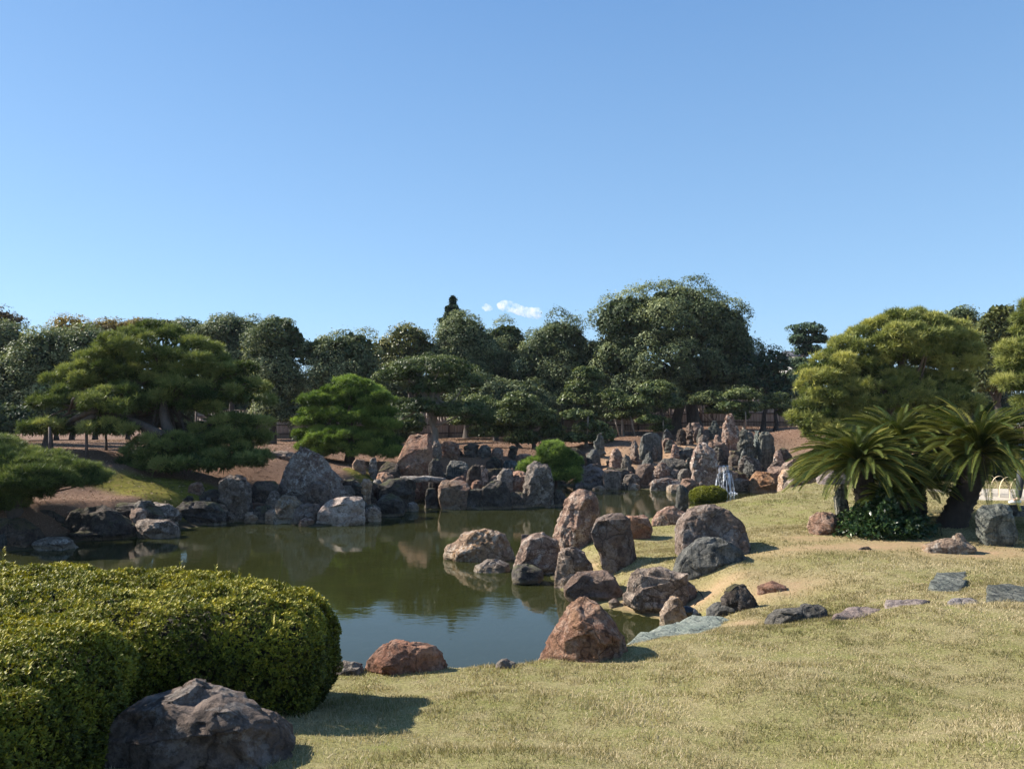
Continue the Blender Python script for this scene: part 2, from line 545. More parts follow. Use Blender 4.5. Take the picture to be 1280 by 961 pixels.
# pond water: clear murky green, mirror by Fresnel
m, t, out = newmat('pond_water')
b = NB(t)
pos = b.n('ShaderNodeNewGeometry').outputs['Position']
mp = b.n('ShaderNodeMapping', i_Vector=pos)
mp.inputs['Scale'].default_value = (1.0, 1.6, 1.0)
mp.inputs['Rotation'].default_value = (0, 0, 0.3)
r1 = b.noise(mp.outputs[0], 7.0, 3, 0.5)
r2 = b.noise(mp.outputs[0], 1.1, 2, 0.5)
calm = b.ramp(b.noise(pos, 0.22, 2), [(0.42, 0.35), (0.62, 1.0)])
hh = b.math('ADD', b.math('MULTIPLY', b.math('MULTIPLY', r1, 0.0016), calm), b.math('MULTIPLY', r2, 0.0022))
bn = b.bump(hh, 1.0, 1.0)
fr = b.n('ShaderNodeFresnel', i_IOR=1.40, i_Normal=bn)
gl = b.n('ShaderNodeBsdfGlossy', i_Color=(0.93, 0.95, 0.93), i_Roughness=0.01, i_Normal=bn)
tr = b.n('ShaderNodeBsdfTransparent', i_Color=(0.44, 0.50, 0.24))
df = b.n('ShaderNodeBsdfDiffuse', i_Color=(0.060, 0.066, 0.022))
m0 = b.n('ShaderNodeMixShader', i_0=0.38)
t.links.new(tr.outputs[0], m0.inputs[1])
t.links.new(df.outputs[0], m0.inputs[2])
m1 = b.n('ShaderNodeMixShader', i_0=fr.outputs[0])
t.links.new(m0.outputs[0], m1.inputs[1])
t.links.new(gl.outputs[0], m1.inputs[2])
t.links.new(m1.outputs[0], out.inputs[0])
M['water'] = m

# falling water
m, t, out = newmat('falling_water')
b = NB(t)
tc = b.n('ShaderNodeTexCoord').outputs['Object']
mp = b.n('ShaderNodeMapping', i_Vector=tc)
mp.inputs['Scale'].default_value = (15, 5, 0.9)
f = b.noise(mp.outputs[0], 1.0, 4, 0.7)
a = b.ramp(f, [(0.43, 0.0), (0.60, 0.9)])
p = b.n('ShaderNodeBsdfPrincipled', i_Base_Color=(0.85, 0.88, 0.92), i_Roughness=0.25, i_Alpha=a)
t.links.new(p.outputs[0], out.inputs[0])
M['fall'] = m

# ------------------------------------------------------------------ terrain
POND = [(-1.9, 7.75), (-0.17, 8.0), (0.35, 8.2), (1.32, 8.8), (2.05, 9.7), (1.95, 10.4), (1.2, 10.9), (0.85, 11.8), (0.75, 13.0), (0.85, 15.2),
        (2.1, 17.0), (4.0, 18.6), (6.0, 20.6), (8.0, 22.8), (10.0, 25.0), (11.6, 27.6), (11.2, 29.6), (9.8, 29.3), (7.8, 28.9), (6.6, 30.0), (4.5, 30.9), (3.0, 31.6),
        (2.1, 32.6), (0.0, 31.6), (-2.5, 30.2), (-4.0, 28.4), (-4.0, 26.5), (-3.3, 25.6), (-3.05, 24.4), (-3.0, 23.4), (-3.6, 21.6), (-4.15, 19.9), (-4.98, 19.4),
        (-6.2, 20.1), (-7.45, 20.3), (-8.1, 19.4), (-8.3, 18.1), (-8.8, 17.5), (-9.5, 17.1), (-9.9, 16.0), (-10.8, 15.4), (-14, 14), (-16, 9.5), (-9, 8.3), (-5, 7.6)]
ISLE = [(-2.55, 23.4), (-1.0, 23.4), (0.4, 23.6), (1.15, 23.9), (1.35, 25.6), (0.6, 26.9), (-0.8, 27.2), (-2.1, 26.6), (-2.5, 25.2)]


def poly_sd(x, y, P):
    P = np.array(P, float)
    Q = np.roll(P, -1, axis=0)
    best = np.full(x.shape, 1e18)
    inside = np.zeros(x.shape, bool)
    for (ax, ay), (bx, by) in zip(P, Q):
        ex, ey = bx - ax, by - ay
        tt = np.clip(((x - ax) * ex + (y - ay) * ey) / (ex * ex + ey * ey), 0, 1)
        best = np.minimum(best, (x - ax - ex * tt) ** 2 + (y - ay - ey * tt) ** 2)
        c = (ay > y) != (by > y)
        with np.errstate(divide='ignore', invalid='ignore'):
            xi = (bx - ax) * (y - ay) / (by - ay + 1e-30) + ax
        inside ^= c & (x < xi)
    d = np.sqrt(best)
    return np.where(inside, -d, d)


def pond_sd(x, y):
    a = poly_sd(x, y, POND)
    c = poly_sd(x, y, ISLE)
    d = np.maximum(a, -c)              # negative inside water
    nn = fbm(np.stack([x * 1.3, y * 1.3, x * 0], -1).reshape(-1, 3), 3, 5).reshape(x.shape)
    return d + 0.10 * nn


CP = [G(*q) for q in [
    (500, 842, .46), (600, 838, .46), (410, 845, .48),     (1190, 722, .74), (990, 772, .52), (1280, 735, .80), (890, 712, .60), (1080, 690, .76), (1180, 690, .76),
    (1040, 668, .80), (1110, 668, .85), (1200, 640, .95), (850, 652, .62), (900, 633, .76), (1000, 627, .86), (1100, 622, .95),
    (800, 668, .48), (770, 715, .42), (735, 690, .30), (1280, 622, .95), (1220, 612, .97),
    (1040, 590, .95),
    (140, 580, 1.5), (110, 562, 1.85), (200, 600, 1.05), (230, 618, .75), (120, 621, .8), (40, 625, .85), (300, 575, 1.4), (330, 568, 1.5), (350, 556, 1.65),
    (420, 585, 1.15), (500, 578, 1.15), (600, 572, 1.2), (540, 570, 1.25), (620, 608, .5), (580, 606, .5), (660, 568, 1.25)]]
CP += [np.array(q, float) for q in [(0, 0, 1.0), (-3, 0, 1.0), (4, 0, 1.1), (0, 3.5, .96), (-2, 4.2, .85), (3, 3.5, 1.04), (0.0, 5.2, .72), (2, 5.6, .74),
      (8, 7.5, .9), (1.2, 6.2, .58), (1.6, 8.2, .26), (2.5, 8.3, .38), (-4, 5.5, .75), (-8, 5, .9), (10.5, 38, 2.42), (6, 38, 2.0), (15, 38, 2.35), (0, 36, 1.45), (0, 42, 1.6), (0, 50, 1.7), (-10, 50, 1.65), (8, 52, 2.2),
      (14, 52, 2.45), (20, 50, 2.45), (-20, 50, 1.6), (-30, 40, 1.6), (-22, 25, 1.9), (-16, 22, 1.6), (-9, 26, 1.6), (-18, 14, .9), (14, 28, 1.1), (18, 22, 1.1), (25, 20, 1.1), (12, 12, .95),
      (80, 80, 2), (-80, 80, 1.7), (80, 0, 1), (-80, 0, 1), (0, 120, 1.9), (0, -40, 1), (10.5, 31, .4), (10.5, 32.5, .75), (10.5, 34, 1.35), (10.5, 36, 1.95), (7.8, 31.2, .5), (8, 33, 1.05), (8, 35, 1.7),
      (13, 31, .5), (13.5, 33, 1.0), (5.2, 32, .5), (5.3, 33.5, 1.0), (5.3, 35.5, 1.55), (5.2, 37, 1.78), (3.6, 33.3, .6), (3.4, 35, 1.2)]]
CP += [at(*q) for q in [(690, 828, 6.9), (800, 806, 7.3), (870, 795, 7.5), (940, 786, 7.5), (1030, 771, 7.5), (1150, 758, 7.6), (1280, 752, 7.6), (390, 636, 21.2), (430, 636, 21.2), (350, 640, 21.2), (470, 625, 24)]]
CP = np.array(CP)


def H(x, y):
    x = np.atleast_1d(np.asarray(x, float))
    y = np.atleast_1d(np.asarray(y, float))
    sh = x.shape
    x = x.ravel()
    y = y.ravel()
    num = np.zeros_like(x)
    den = np.zeros_like(x)
    for cx, cyy, cz in CP:
        wgt = 1.0 / ((x - cx) ** 2 + (y - cyy) ** 2 + 0.35) ** 1.7
        num += wgt * cz
        den += wgt
    L = num / den
    s = pond_sd(x, y)
    fade = np.clip(1 - (np.hypot(x, y) - 60) / 60, 0, 1)
    L = L + 0.03 * fade * fbm(np.stack([x, y, x * 0], -1) * 0.6, 3, 11)
    land = 0.03 + (L - 0.03) * sstep(0, 1.25, s)
    bed = -0.75 * sstep(0, 2.6, -s) - 0.02 * np.clip(-s, 0, 1)
    return np.where(s > 0, land, bed).reshape(sh)


def axis(lo, hi, step, outer):
    a = list(np.arange(lo, hi + 1e-6, step))
    d, k = step, a[-1]
    while k < outer:
        d *= 1.25
        k += d
        a.append(k)
    d, k = step, a[0]
    while k > -outer:
        d *= 1.25
        k -= d
        a.insert(0, k)
    return np.array(a)


gx = axis(-13, 13, 0.11, 3500)
gy = axis(2.5, 36, 0.11, 3500)
X, Y = np.meshgrid(gx, gy)
Z = H(X.ravel(), Y.ravel())
xs, ys = X.ravel(), Y.ravel()
sd = pond_sd(xs, ys)


def lawn_mask(x, y):
    n = 0.6 * fbm(np.stack([x, y, x * 0], -1) * 0.8, 3, 3)
    lim = np.where(x < 0.6, 12.0, np.where(x < 9, 22.5 + 0.25 * x, 24.5))
    return 1 - sstep(-0.4, 0.4, y + n - lim)


def spots(x, y, L):
    r = np.zeros_like(x)
    for (cx, cyy, rx, ry) in L:
        r = np.maximum(r, np.exp(-(((x - cx) / rx) ** 2 + ((y - cyy) / ry) ** 2)))
    return r


def gp(px, py, z):
    q = G(px, py, z)
    return q[0], q[1]


BARE = [(*gp(735, 695, .35), .35, .7), (*gp(790, 722, .42), .3, .35), (*gp(1090, 683, .78), 2.3, .45), (*gp(1220, 690, .78), 1.2, .5), (*gp(930, 775, .5), .25, .3), (*gp(870, 765, .35), .4, .4),
        (*gp(975, 728, .62), .6, .5), (*gp(1010, 672, .8), .6, .4), (*gp(880, 715, .6), .9, .35)]
lm = lawn_mask(xs, ys)
bare = spots(xs, ys, BARE)
moss = sstep(0.25, 0.5, spots(xs, ys, [(*gp(225, 617, .75), 1.8, 1.3), (*gp(180, 628, .55), 1.6, .45), (*gp(455, 600, .7), .7, 1.2)])) * 0.95
moss = np.maximum(moss, 0.0 * (1 - lm) * sstep(-13, -9, -np.abs(xs + 9)) * (1 - sstep(0.5, 1.3, np.abs(sd))) * (ys > 12) * (xs < -3))
sandm = (sstep(10.2, 10.6, xs) * sstep(16.6, 16.9, ys - 0.10 * (xs - 10)) * (1 - sstep(19.0, 19.3, ys)))
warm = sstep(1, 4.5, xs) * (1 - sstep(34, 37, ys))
farside = ((ys > 12.5) & (xs < 1.6)) | (ys > 26)
bedm = (1 - sstep(-0.12, 0.03, sd - np.where(farside, 0.35, 0.0)))
nx, ny = len(gx), len(gy)
ii = np.arange(ny - 1)[:, None] * nx + np.arange(nx - 1)[None, :]
Q = np.stack([ii, ii + 1, ii + nx + 1, ii + nx], -1).reshape(-1, 4)
ground = mesh_obj('ground', np.stack([xs, ys, Z], -1), Q, M['ground'], smooth=True,
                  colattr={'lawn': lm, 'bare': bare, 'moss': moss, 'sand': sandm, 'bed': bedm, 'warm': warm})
tag(ground, 'lawn, brown soil and mossy banks round the pond', None, kind='structure')

water = mesh_obj('pond_water', [(-19, 7, 0), (13, 7, 0), (13, 34, 0), (-19, 34, 0)], [[0, 1, 2, 3]], M['water'])
tag(water, 'still green pond water mirroring trees and sky', None, kind='structure')


def hit(px, py):
    """first point of ground or water under a photo pixel"""
    d = ray(px, py)
    t = np.arange(2.0, 90, 0.03)
    P = EYE[None] + d[None] * t[:, None]
    g = np.maximum(H(P[:, 0], P[:, 1]), 0.0)
    k = np.argmax(P[:, 2] <= g)
    if P[k, 2] > g[k]:
        k = len(t) - 1
    return P[k]


# ------------------------------------------------------------------ rocks
def rock(label, mat, prof, depth=0.75, Y=None, seed=None, name='rock', cat='rock', group=None, sq=2.8, lump=0.10, cuts=5, res=1.0, lean=0.0, bury=0.25, yaw=0.0):
    """prof: (y, x_left, x_right) from the top down to the foot, photo pixels of this rock's outline"""
    prof = sorted(prof)
    yb, xl, xr = prof[-1]
    base = hit((xl + xr) / 2, yb) if Y is None else at((xl + xr) / 2, yb, Y)
    seed = int(abs(yb * 7 + xl * 13 + xr)) if seed is None else seed
    rg = np.random.default_rng(seed)
    D = base[1]
    wmax = max(q[2] - q[1] for q in prof) * D / F
    htot = (yb - prof[0][0]) * D / F
    dep = wmax * depth
    Dc = D + dep * 0.42
    if Y is not None:
        Dc = Y
    k = Dc / F
    # profile in world units at centre distance
    zz = np.array([at(640, q[0], Dc)[2] for q in prof])
    L = np.array([at(q[1], q[0], Dc)[0] for q in prof])
    R = np.array([at(q[2], q[0], Dc)[0] for q in prof])
    cx0 = (L[-1] + R[-1]) / 2
    gz = float(np.maximum(H(cx0, Dc), 0)[0])
    zb = min(zz[-1], gz) - bury
    zz = np.append(zz, zb)
    L = np.append(L, L[-1] + 0.02)
    R = np.append(R, R[-1] - 0.02)
    htop = zz[0] - zb
    nl = int(np.clip((30 + htot * 24) * res, 22, 110))
    na = int(np.clip((46 + wmax * 34) * res, 40, 190))
    # coarse broken block: few corners per level, later filled with flat triangles
    lev = [zz[0]]
    for i_ in range(len(zz) - 1):
        gap = zz[i_] - zz[i_ + 1]
        if gap > htop * 0.26:
            lev.append(zz[i_] - gap * rg.uniform(.4, .6))
        lev.append(zz[i_ + 1])
    lev = np.array(lev)
    zs_, Ls_, Rs_ = zz[::-1], L[::-1], R[::-1]
    l = np.interp(lev, zs_, Ls_)
    r = np.interp(lev, zs_, Rs_)
    c = (l + r) / 2
    rx = (r - l) / 2
    ry = dep / 2 * (rx / (wmax / 2)) ** 0.7
    nc_ = int(rg.integers(7, 10))
    e = 2.0 / (sq * rg.uniform(.8, 1.35))
    mc_ = len(lev)
    th0 = np.linspace(0, 2 * math.pi, nc_, endpoint=False)
    Cg = np.zeros((mc_ + 2, nc_, 3))
    drift = rg.normal(0, .13, nc_)
    for i_ in range(mc_):
        for j_ in range(nc_):
            t_ = th0[j_]
            ext_ = abs(math.cos(t_)) ** 4
            t2 = t_ + rg.normal(0, .16) * (1 - ext_)
            ux = math.copysign(abs(math.cos(t2)) ** e, math.cos(t2))
            uy = math.copysign(abs(math.sin(t2)) ** e, math.sin(t2))
            if ext_ > .75:
                ux = math.copysign(1.0, ux)
            jt = 1 + (rg.uniform(-.30, .16) + drift[j_]) * (1 - ext_)
            zj = rg.normal(0, .045) * htop * (1 - ext_) if 0 < i_ < mc_ - 1 else 0
            if i_ == 0:
                zj = rg.uniform(-.10, .03) * min(htop, wmax)
                jt *= rg.uniform(.8, 1.0)
            Cg[i_ + 2, j_] = (c[i_] + rx[i_] * ux * (jt if ext_ < .75 else 1), Dc + ry[i_] * uy * jt + lean * (lev[i_] - zb), lev[i_] + zj)
    pk = np.array([c[0] + rg.uniform(-.3, .3) * rx[0], Dc + rg.uniform(-.3, .2) * ry[0] + lean * htop, zz[0] + 0.01 * htop])
    Cg[1] = pk + (Cg[2] - pk) * rg.uniform(.35, .7, nc_)[:, None]
    Cg[1, :, 2] = np.minimum(np.maximum(Cg[2, :, 2], Cg[1, :, 2]), zz[0] + .01 * htop)
    Cg[0] = pk + (Cg[1] - pk) * .03
    kk = int(np.clip(round(na / nc_), 4, 16))
    kv = int(np.clip(round(nl / mc_), 3, 18))
    na = kk * nc_
    dg = rg.integers(0, 2, (mc_ + 1, nc_))
    rows = []
    for i_ in range(mc_ + 1):
        kvi = 2 if i_ < 1 else kv
        for q_ in range(kvi + (1 if i_ == mc_ else 0)):
            fv = q_ / kvi
            row = np.empty((na, 3))
            for j_ in range(nc_):
                A_, B_, C_, D_ = Cg[i_, j_], Cg[i_, (j_ + 1) % nc_], Cg[i_ + 1, j_], Cg[i_ + 1, (j_ + 1) % nc_]
                for p_ in range(kk):
                    fu = p_ / kk
                    if dg[i_, j_]:
                        v_ = A_ + fu * (B_ - A_) + fv * (C_ - A_) if fu + fv <= 1 else D_ + (1 - fu) * (C_ - D_) + (1 - fv) * (B_ - D_)
                    else:
                        v_ = A_ + fu * (B_ - A_) + fv * (D_ - B_) if fu >= fv else A_ + fv * (C_ - A_) + fu * (D_ - C_)
                    row[j_ * kk + p_] = v_
            rows.append(row)
    P = np.array(rows)
    m_ = len(P)
    V = P.reshape(-1, 3)
    top = pk[None]
    V = np.vstack([V, top])
    lv = lev
    cen = np.array([(L.min() + R.max()) / 2, Dc, zb + htop * 0.45])
    size = max(wmax, htop) / 2
    O = np.array([rg.uniform(0, 90), rg.uniform(0, 90), rg.uniform(0, 90)])
    ax = np.zeros_like(V)
    ax[:, 0] = np.interp(V[:, 2], lv[::-1], c[::-1])
    ax[:, 1] = Dc + lean * np.clip(V[:, 2] - zb, 0, None)
    ax[:, 2] = np.minimum(V[:, 2], zz[0] - 0.25 * min(rx.mean(), htop))
    rv = V - ax
    nrm = rv / (np.linalg.norm(rv, axis=1)[:, None] + 1e-6)
    sc = 1.0 / max(size, 0.05)
    # broken planes; a pointed outline keeps its point
    wtop = (prof[0][2] - prof[0][1]) / max(q[2] - q[1] for q in prof)
    rmin = min(wmax, dep, htop) / 2
    for _ in range(cuts):
        a = rg.uniform(0, 2 * math.pi) if _ % 2 else rg.uniform(math.pi, 2 * math.pi)
        el = rg.uniform(-0.2, 1.0 if wtop > 0.5 else 0.30)
        n = np.array([math.cos(a) * math.cos(el), math.sin(a) * math.cos(el), math.sin(el)])
        # keep outline: cut sideways faces only lightly
        side = abs(n[0])
        dd = (V - cen) @ n
        off = dd.max() * (0.95 + 0.04 * side - rg.uniform(0, 0.34) * (1 - side) ** 1.5)
        over = np.clip(dd - off, 0, None)
        V = V - over[:, None] * n * 0.9
    q1 = fbm(V * sc * 1.1 + O, 2, seed)
    warp = V + 0.16 * size * np.stack([fbm(V * sc * 2.2 + O, 2, seed + 1), fbm(V * sc * 2.2 + O + 9, 2, seed + 2), fbm(V * sc * 2.2 + O + 23, 2, seed + 3)], -1)

    def cells(K, seed2):
        rk = np.random.default_rng(seed2)
        lo, hi = V.min(0), V.max(0)
        S_ = rk.uniform(lo, hi, (K, 3))
        d2 = ((warp[:, None, :] - S_[None]) ** 2 * np.array([1.0, 1.0, 0.55])).sum(-1)
        ix = np.argmin(d2, 1)
        offs = rk.uniform(-1, 1, K)
        gr = rk.normal(0, 1, (K, 3))
        return offs[ix] + ((warp - S_[ix]) * gr[ix]).sum(1) * sc * 1.6
    c1 = cells(15, seed + 40)
    c2 = cells(120, seed + 41)
    q2 = 1 - 2 * np.abs(fbm(V * sc * 3.0 + O, 4, seed + 5))
    q3 = fbm(V * sc * 9 + O, 3, seed + 21)
    q4 = -np.clip(fbm(V * 14 + O, 2, seed + 31) - 0.35, 0, 1)
    disp = size * lump * (0.14 * q1 + 0.26 * c1 + 0.22 * c2 + 0.12 * q2 + 0.16 * q3) + 0.02 * q4
    disp = np.clip(disp, -0.3 * size, 0.22 * size)
    V = V + nrm * disp[:, None]
    j = np.arange(na)
    j2 = (j + 1) % na
    i = np.arange(m_ - 1)[:, None] * na
    Qd = np.stack([i + j, i + na + j, i + na + j2, i + j2], -1).reshape(-1, 4)
    T = np.stack([np.full(na, m_ * na), j, j2], 1)
    org = np.array([cx0, Dc, max(gz, zb)])
    o = mesh_obj(name, V - org, [Qd, T], M[mat] if isinstance(mat, str) else mat, smooth=False)
    o.location = tuple(org)
    tag(o, label, cat, group)
    return o


def slab(label, mat, poly, z, thick, name='stepping_stone', cat='stone', group=None, seed=1):
    """flat stone: top outline in photo pixels at height z"""
    pts = np.array([G(px, py, z)[:2] for px, py in poly])
    # refine the outline
    out_ = []
    n = len(pts)
    for i in range(n):
        a_, b_ = pts[i], pts[(i + 1) % n]
        for tt in np.linspace(0, 1, 9)[:-1]:
            out_.append(a_ + (b_ - a_) * tt)
    P = np.array(out_)
    c = P.mean(0)
    P = P + (P - c) * (0.03 * fbm(np.c_[P * 6, P[:, 0] * 0], 3, seed))[:, None]
    rings = []
    for s_, zz in ((0.12, 0.0), (0.4, 0.004), (0.7, 0.0), (0.93, -0.004), (0.99, -0.03), (1.0, -0.08), (0.98, -thick)):
        q = c + (P - c) * s_
        h_ = 0.014 * fbm(np.c_[q * 5, q[:, 0] * 0], 4, seed + 3) * (1 if s_ < 0.95 else 0.3)
        h_ = h_ + 0.012 * np.floor(2.5 * vnoise(np.c_[q[:, 0] * 1.2 + q[:, 1] * 3.5, q[:, 1], q[:, 0] * 0], seed + 8))
        rings.append(np.c_[q, z + zz + h_ * (s_ < 0.999)])
    V = np.vstack(rings + [np.array([[c[0], c[1], z]])])
    m_, na = len(rings), len(P)
    j = np.arange(na)
    j2 = (j + 1) % na
    i = np.arange(m_ - 1)[:, None] * na
    Qd = np.stack([i + j, i + na + j, i + na + j2, i + j2], -1).reshape(-1, 4)
    T = np.stack([np.full(na, m_ * na), j, j2], 1)
    org = np.array([c[0], c[1], z])
    o = mesh_obj(name, V - org, [Qd, T], M[mat])
    o.location = tuple(org)
    tag(o, label, cat, group)
    return o


# --- near shore and peninsula
rock('pyramid shaped pinkish boulder at the near pond edge beside the pale flat slab', 'redbrown',
     [(748, 722, 738), (758, 710, 750), (775, 697, 766), (795, 685, 779), (812, 676, 784), (828, 668, 780)], 0.8, lump=.10, res=1.5)
rock('low wide reddish brown boulder at the lawn edge, nearest the round hedge', 'redbrown',
     [(802, 488, 520), (807, 470, 545), (818, 460, 552), (831, 456, 556), (843, 455, 558)], 0.6, res=1.4)
rock('small dark rock between hedge and reddish brown boulder at lawn edge', 'grey', [(827, 425, 442), (833, 413, 450), (844, 408, 456)], 0.8)
rock('tiny pale stone peeping over the lawn edge before the pond', 'grey', [(823, 627, 637), (828, 621, 645), (837, 617, 650)], 0.8)
rock('split tan and brown boulder standing alone in the pond', 'tan',
     [(662, 590, 622), (668, 576, 630), (678, 566, 635), (689, 557, 639), (703, 556, 641)], 0.7, lump=.14, res=1.4)
rock('low pale rock at the foot of the split boulder in the pond', 'grey', [(699, 606, 622), (707, 594, 634), (716, 592, 638)], 0.6)
rock('grey pink boulder in the water behind the flat dark rock', 'pink',
     [(667, 663, 680), (675, 655, 696), (690, 648, 700), (705, 642, 700), (719, 641, 698)], 0.75, res=1.3)
rock('narrow upright stone poking up behind the grey pink boulder in the water', 'brown', [(668, 652, 661), (680, 651, 662), (694, 651, 661)], 0.7)
rock('flat topped black rock in the water in front of the grey pink boulder', 'dark', [(706, 646, 671), (713, 640, 680), (722, 639, 680), (731, 641, 674)], 0.8)
rock('tallest lichen spotted pink boulder at the peninsula tip', 'pink',
     [(614, 716, 736), (622, 708, 744), (640, 700, 749), (658, 693, 748), (674, 692, 745), (690, 699, 738)], 0.8, lump=.13, res=1.5)
rock('smooth upright brown boulder with a few white spots on the peninsula', 'brown',
     [(642, 757, 780), (649, 745, 788), (663, 739, 789), (680, 740, 792), (695, 747, 795), (706, 751, 797), (715, 757, 795)], 0.6, lump=.07, res=1.5)
rock('square flat topped reddish rock behind the smooth upright brown boulder', 'redbrown', [(645, 781, 811), (652, 779, 814), (664, 782, 816), (675, 788, 812)], 0.8, sq=4)
rock('rough grey pitted rock between grey pink boulder and smooth brown boulder', 'grey',
     [(685, 704, 721), (692, 699, 731), (705, 697, 737), (718, 695, 742), (732, 694, 741)], 0.7, lump=.13, res=1.2)
rock('low wide dark grey boulder lying behind the pink pyramid boulder', 'brown', [(715, 722, 758), (722, 713, 768), (735, 705, 776), (745, 706, 778), (754, 712, 774)], 0.6, lump=.08, res=1.2)
rock('small round pebble at the waterline left of the striped boulder', 'brown', [(748, 765, 771), (752, 761, 775), (758, 761, 774)], 0.9, bury=.1)
rock('tiny stone touching the foot of the striped boulder', 'grey', [(752, 778, 783), (757, 776, 786)], 0.9, bury=.1)
rock('wide pale striped boulder with slanting grooves on the peninsula shore', 'stripe',
     [(710, 797, 850), (716, 790, 858), (730, 784, 862), (745, 780, 863), (757, 783, 862), (766, 800, 862)], 0.45, lump=.09, res=1.4, sq=3.5)
rock('tan rock at the foot of the striped boulder', 'tan', [(746, 838, 850), (757, 830, 854), (768, 824, 860), (783, 824, 862)], 0.7, res=1.2)
rock('small dark root covered rock on the right shoulder of the striped boulder', 'brown', [(722, 850, 858), (732, 846, 868), (745, 846, 872), (755, 850, 866)], 0.8)
rock('low red grey rock lying beside the thin dark standing stone', 'pink', [(632, 832, 846), (640, 820, 856), (650, 814, 866), (657, 814, 862)], 0.6)
rock('thin dark standing stone at the peninsula rear', 'slate', [(606, 848, 857), (610, 845, 860), (628, 845, 861), (650, 844, 860)], 0.7, sq=4, lump=.05, cuts=4)
rock('largest brown boulder on the lawn, behind the dark green one', 'brown',
     [(632, 868, 900), (638, 861, 911), (650, 851, 922), (665, 847, 932), (680, 846, 939), (697, 850, 943)], 0.75, lump=.09, res=1.6, seed=411)
rock('dark green grey boulder leaning on the largest brown boulder', 'slate',
     [(671, 880, 903), (678, 866, 914), (688, 857, 927), (700, 849, 937), (713, 845, 934)], 0.5, lump=.09, res=1.4)
rock('dark brown pointed rock on the lawn above the green stones', 'dark', [(730, 916, 929), (738, 907, 936), (748, 901, 944), (757, 902, 949), (763, 908, 946)], 0.7, lump=.15, res=1.2)
rock('flat grey green rock just behind the pale slab', 'slate', [(755, 888, 915), (761, 884, 922), (771, 884, 926)], 0.6, sq=4)
slab('large pale green flat slab at the water edge beside the spotlight', 'flat',
     [(785, 802), (800, 789), (830, 778), (866, 767), (900, 769), (928, 776), (937, 782), (900, 794), (860, 801), (815, 808)], 0.40, 0.35, 'stone_slab', 'stone slab')
rock('ragged dark green flat stone on the lawn, leftmost of the lawn edge row', 'slate', [(757, 1005, 1026), (763, 975, 1033), (771, 962, 1032), (780, 958, 1003)], 0.6, lump=.16, bury=.1)
slab('reddish flat stone in the lawn row, second from the pond', 'lav', [(1040, 768), (1062, 758), (1092, 757), (1108, 763), (1080, 769)], 0.70, 0.2, seed=2)
slab('pale lavender flat stone in the middle of the lawn row', 'lav', [(1104, 758), (1106, 751), (1140, 750), (1165, 755), (1135, 761)], 0.74, 0.2, seed=3)
slab('broad dark green flat stone set in the lawn behind the row', 'green', [(1158, 732), (1170, 713), (1208, 712), (1213, 722), (1200, 738)], 0.79, 0.25, seed=4)
slab('small pale flat stone in the lawn between two dark green ones', 'lav', [(1182, 754), (1190, 748), (1215, 748), (1225, 755), (1200, 757)], 0.79, 0.2, seed=5)
slab('dark grey flat stone cut by the right edge of the photo', 'green', [(1232, 748), (1233, 731), (1262, 728), (1300, 734), (1300, 750)], 0.84, 0.2, seed=6)
rock('low worn reddish stone half sunk in the lawn', 'redbrown', [(727, 955, 970), (732, 947, 982), (741, 946, 984)], 0.6, bury=.15, lump=.05)
rock('rounded pinkish rock left of the cycad foliage', 'redbrown', [(641, 1020, 1044), (648, 1011, 1052), (658, 1008, 1055), (669, 1012, 1050)], 0.8, lump=.12, res=1.1)
rock('narrow grey green upright stone touching the cycad undergrowth', 'green', [(606, 1047, 1056), (615, 1044, 1058), (635, 1044, 1060), (660, 1045, 1060)], 0.7)
rock('low mottled tan rock in front of the right cycad', 'tan', [(669, 1186, 1200), (675, 1172, 1208), (683, 1155, 1218), (692, 1155, 1222)], 0.5, lump=.16)
rock('square pale green upright boulder at the right, under the leaning cycad', 'green',
     [(630, 1234, 1260), (637, 1226, 1263), (650, 1224, 1265), (668, 1226, 1266), (683, 1231, 1264)], 0.7, sq=4, lump=.07, res=1.3)
rock('low dark rock at the right edge behind the square upright boulder', 'grey', [(631, 1262, 1280), (637, 1256, 1290), (646, 1256, 1300)], 0.5)
rock('tiny half buried grey stone before the cycads', 'brown', [(683, 1076, 1086), (688, 1070, 1092)], 0.7, bury=.1)
rock('rough dark boulder with pale patches in front of the hedge, bottom left', 'brown',
     [(858, 236, 256), (866, 205, 276), (878, 170, 300), (896, 154, 328), (910, 148, 346), (937, 143, 362), (985, 140, 374)], 0.62, Y=4.15, lump=.11, res=2.2, seed=57, bury=.2)

# --- left and middle far shore
FS = 'rocks along the far pond shore'
def fr(label, mat, prof, depth=0.75, **k):
    return rock(label, mat, prof, depth, group=FS, **k)
fr('upright grey lichen boulder alone against the shaded left bank', 'grey', [(594, 284, 298), (600, 276, 308), (615, 273, 313), (635, 275, 315), (653, 282, 315)], lump=.14, res=1.3)
fr('largest boulder on the far shore with a pink pointed top', 'pink', [(560, 376, 386), (570, 369, 402), (585, 360, 414), (600, 355, 424), (617, 350, 437), (640, 347, 442)], 0.6, Y=22.0, lump=.11, res=1.4)
fr('folded dark boulder at the foot of the pink pointed boulder', 'brown', [(602, 390, 405), (612, 383, 412), (625, 378, 418), (642, 374, 420)], Y=20.8, lump=.16)
fr('tan and white streaked rock standing in water at the left of the pale block', 'tan', [(620, 352, 368), (630, 346, 378), (642, 344, 384), (654, 344, 386)])
fr('low dark rock between the tan streaked rock and the pale block', 'brown', [(629, 377, 400), (638, 370, 404), (654, 366, 404)])
fr('pale angular block with a bright flat top at the waterline', 'pale', [(621, 418, 455), (627, 408, 457), (640, 399, 458), (657, 396, 456)], 0.7, sq=4, lump=.08, res=1.2)
fr('low dark mossy rock left of the tan streaked rock', 'dark', [(640, 335, 348), (646, 332, 352), (654, 331, 352)])
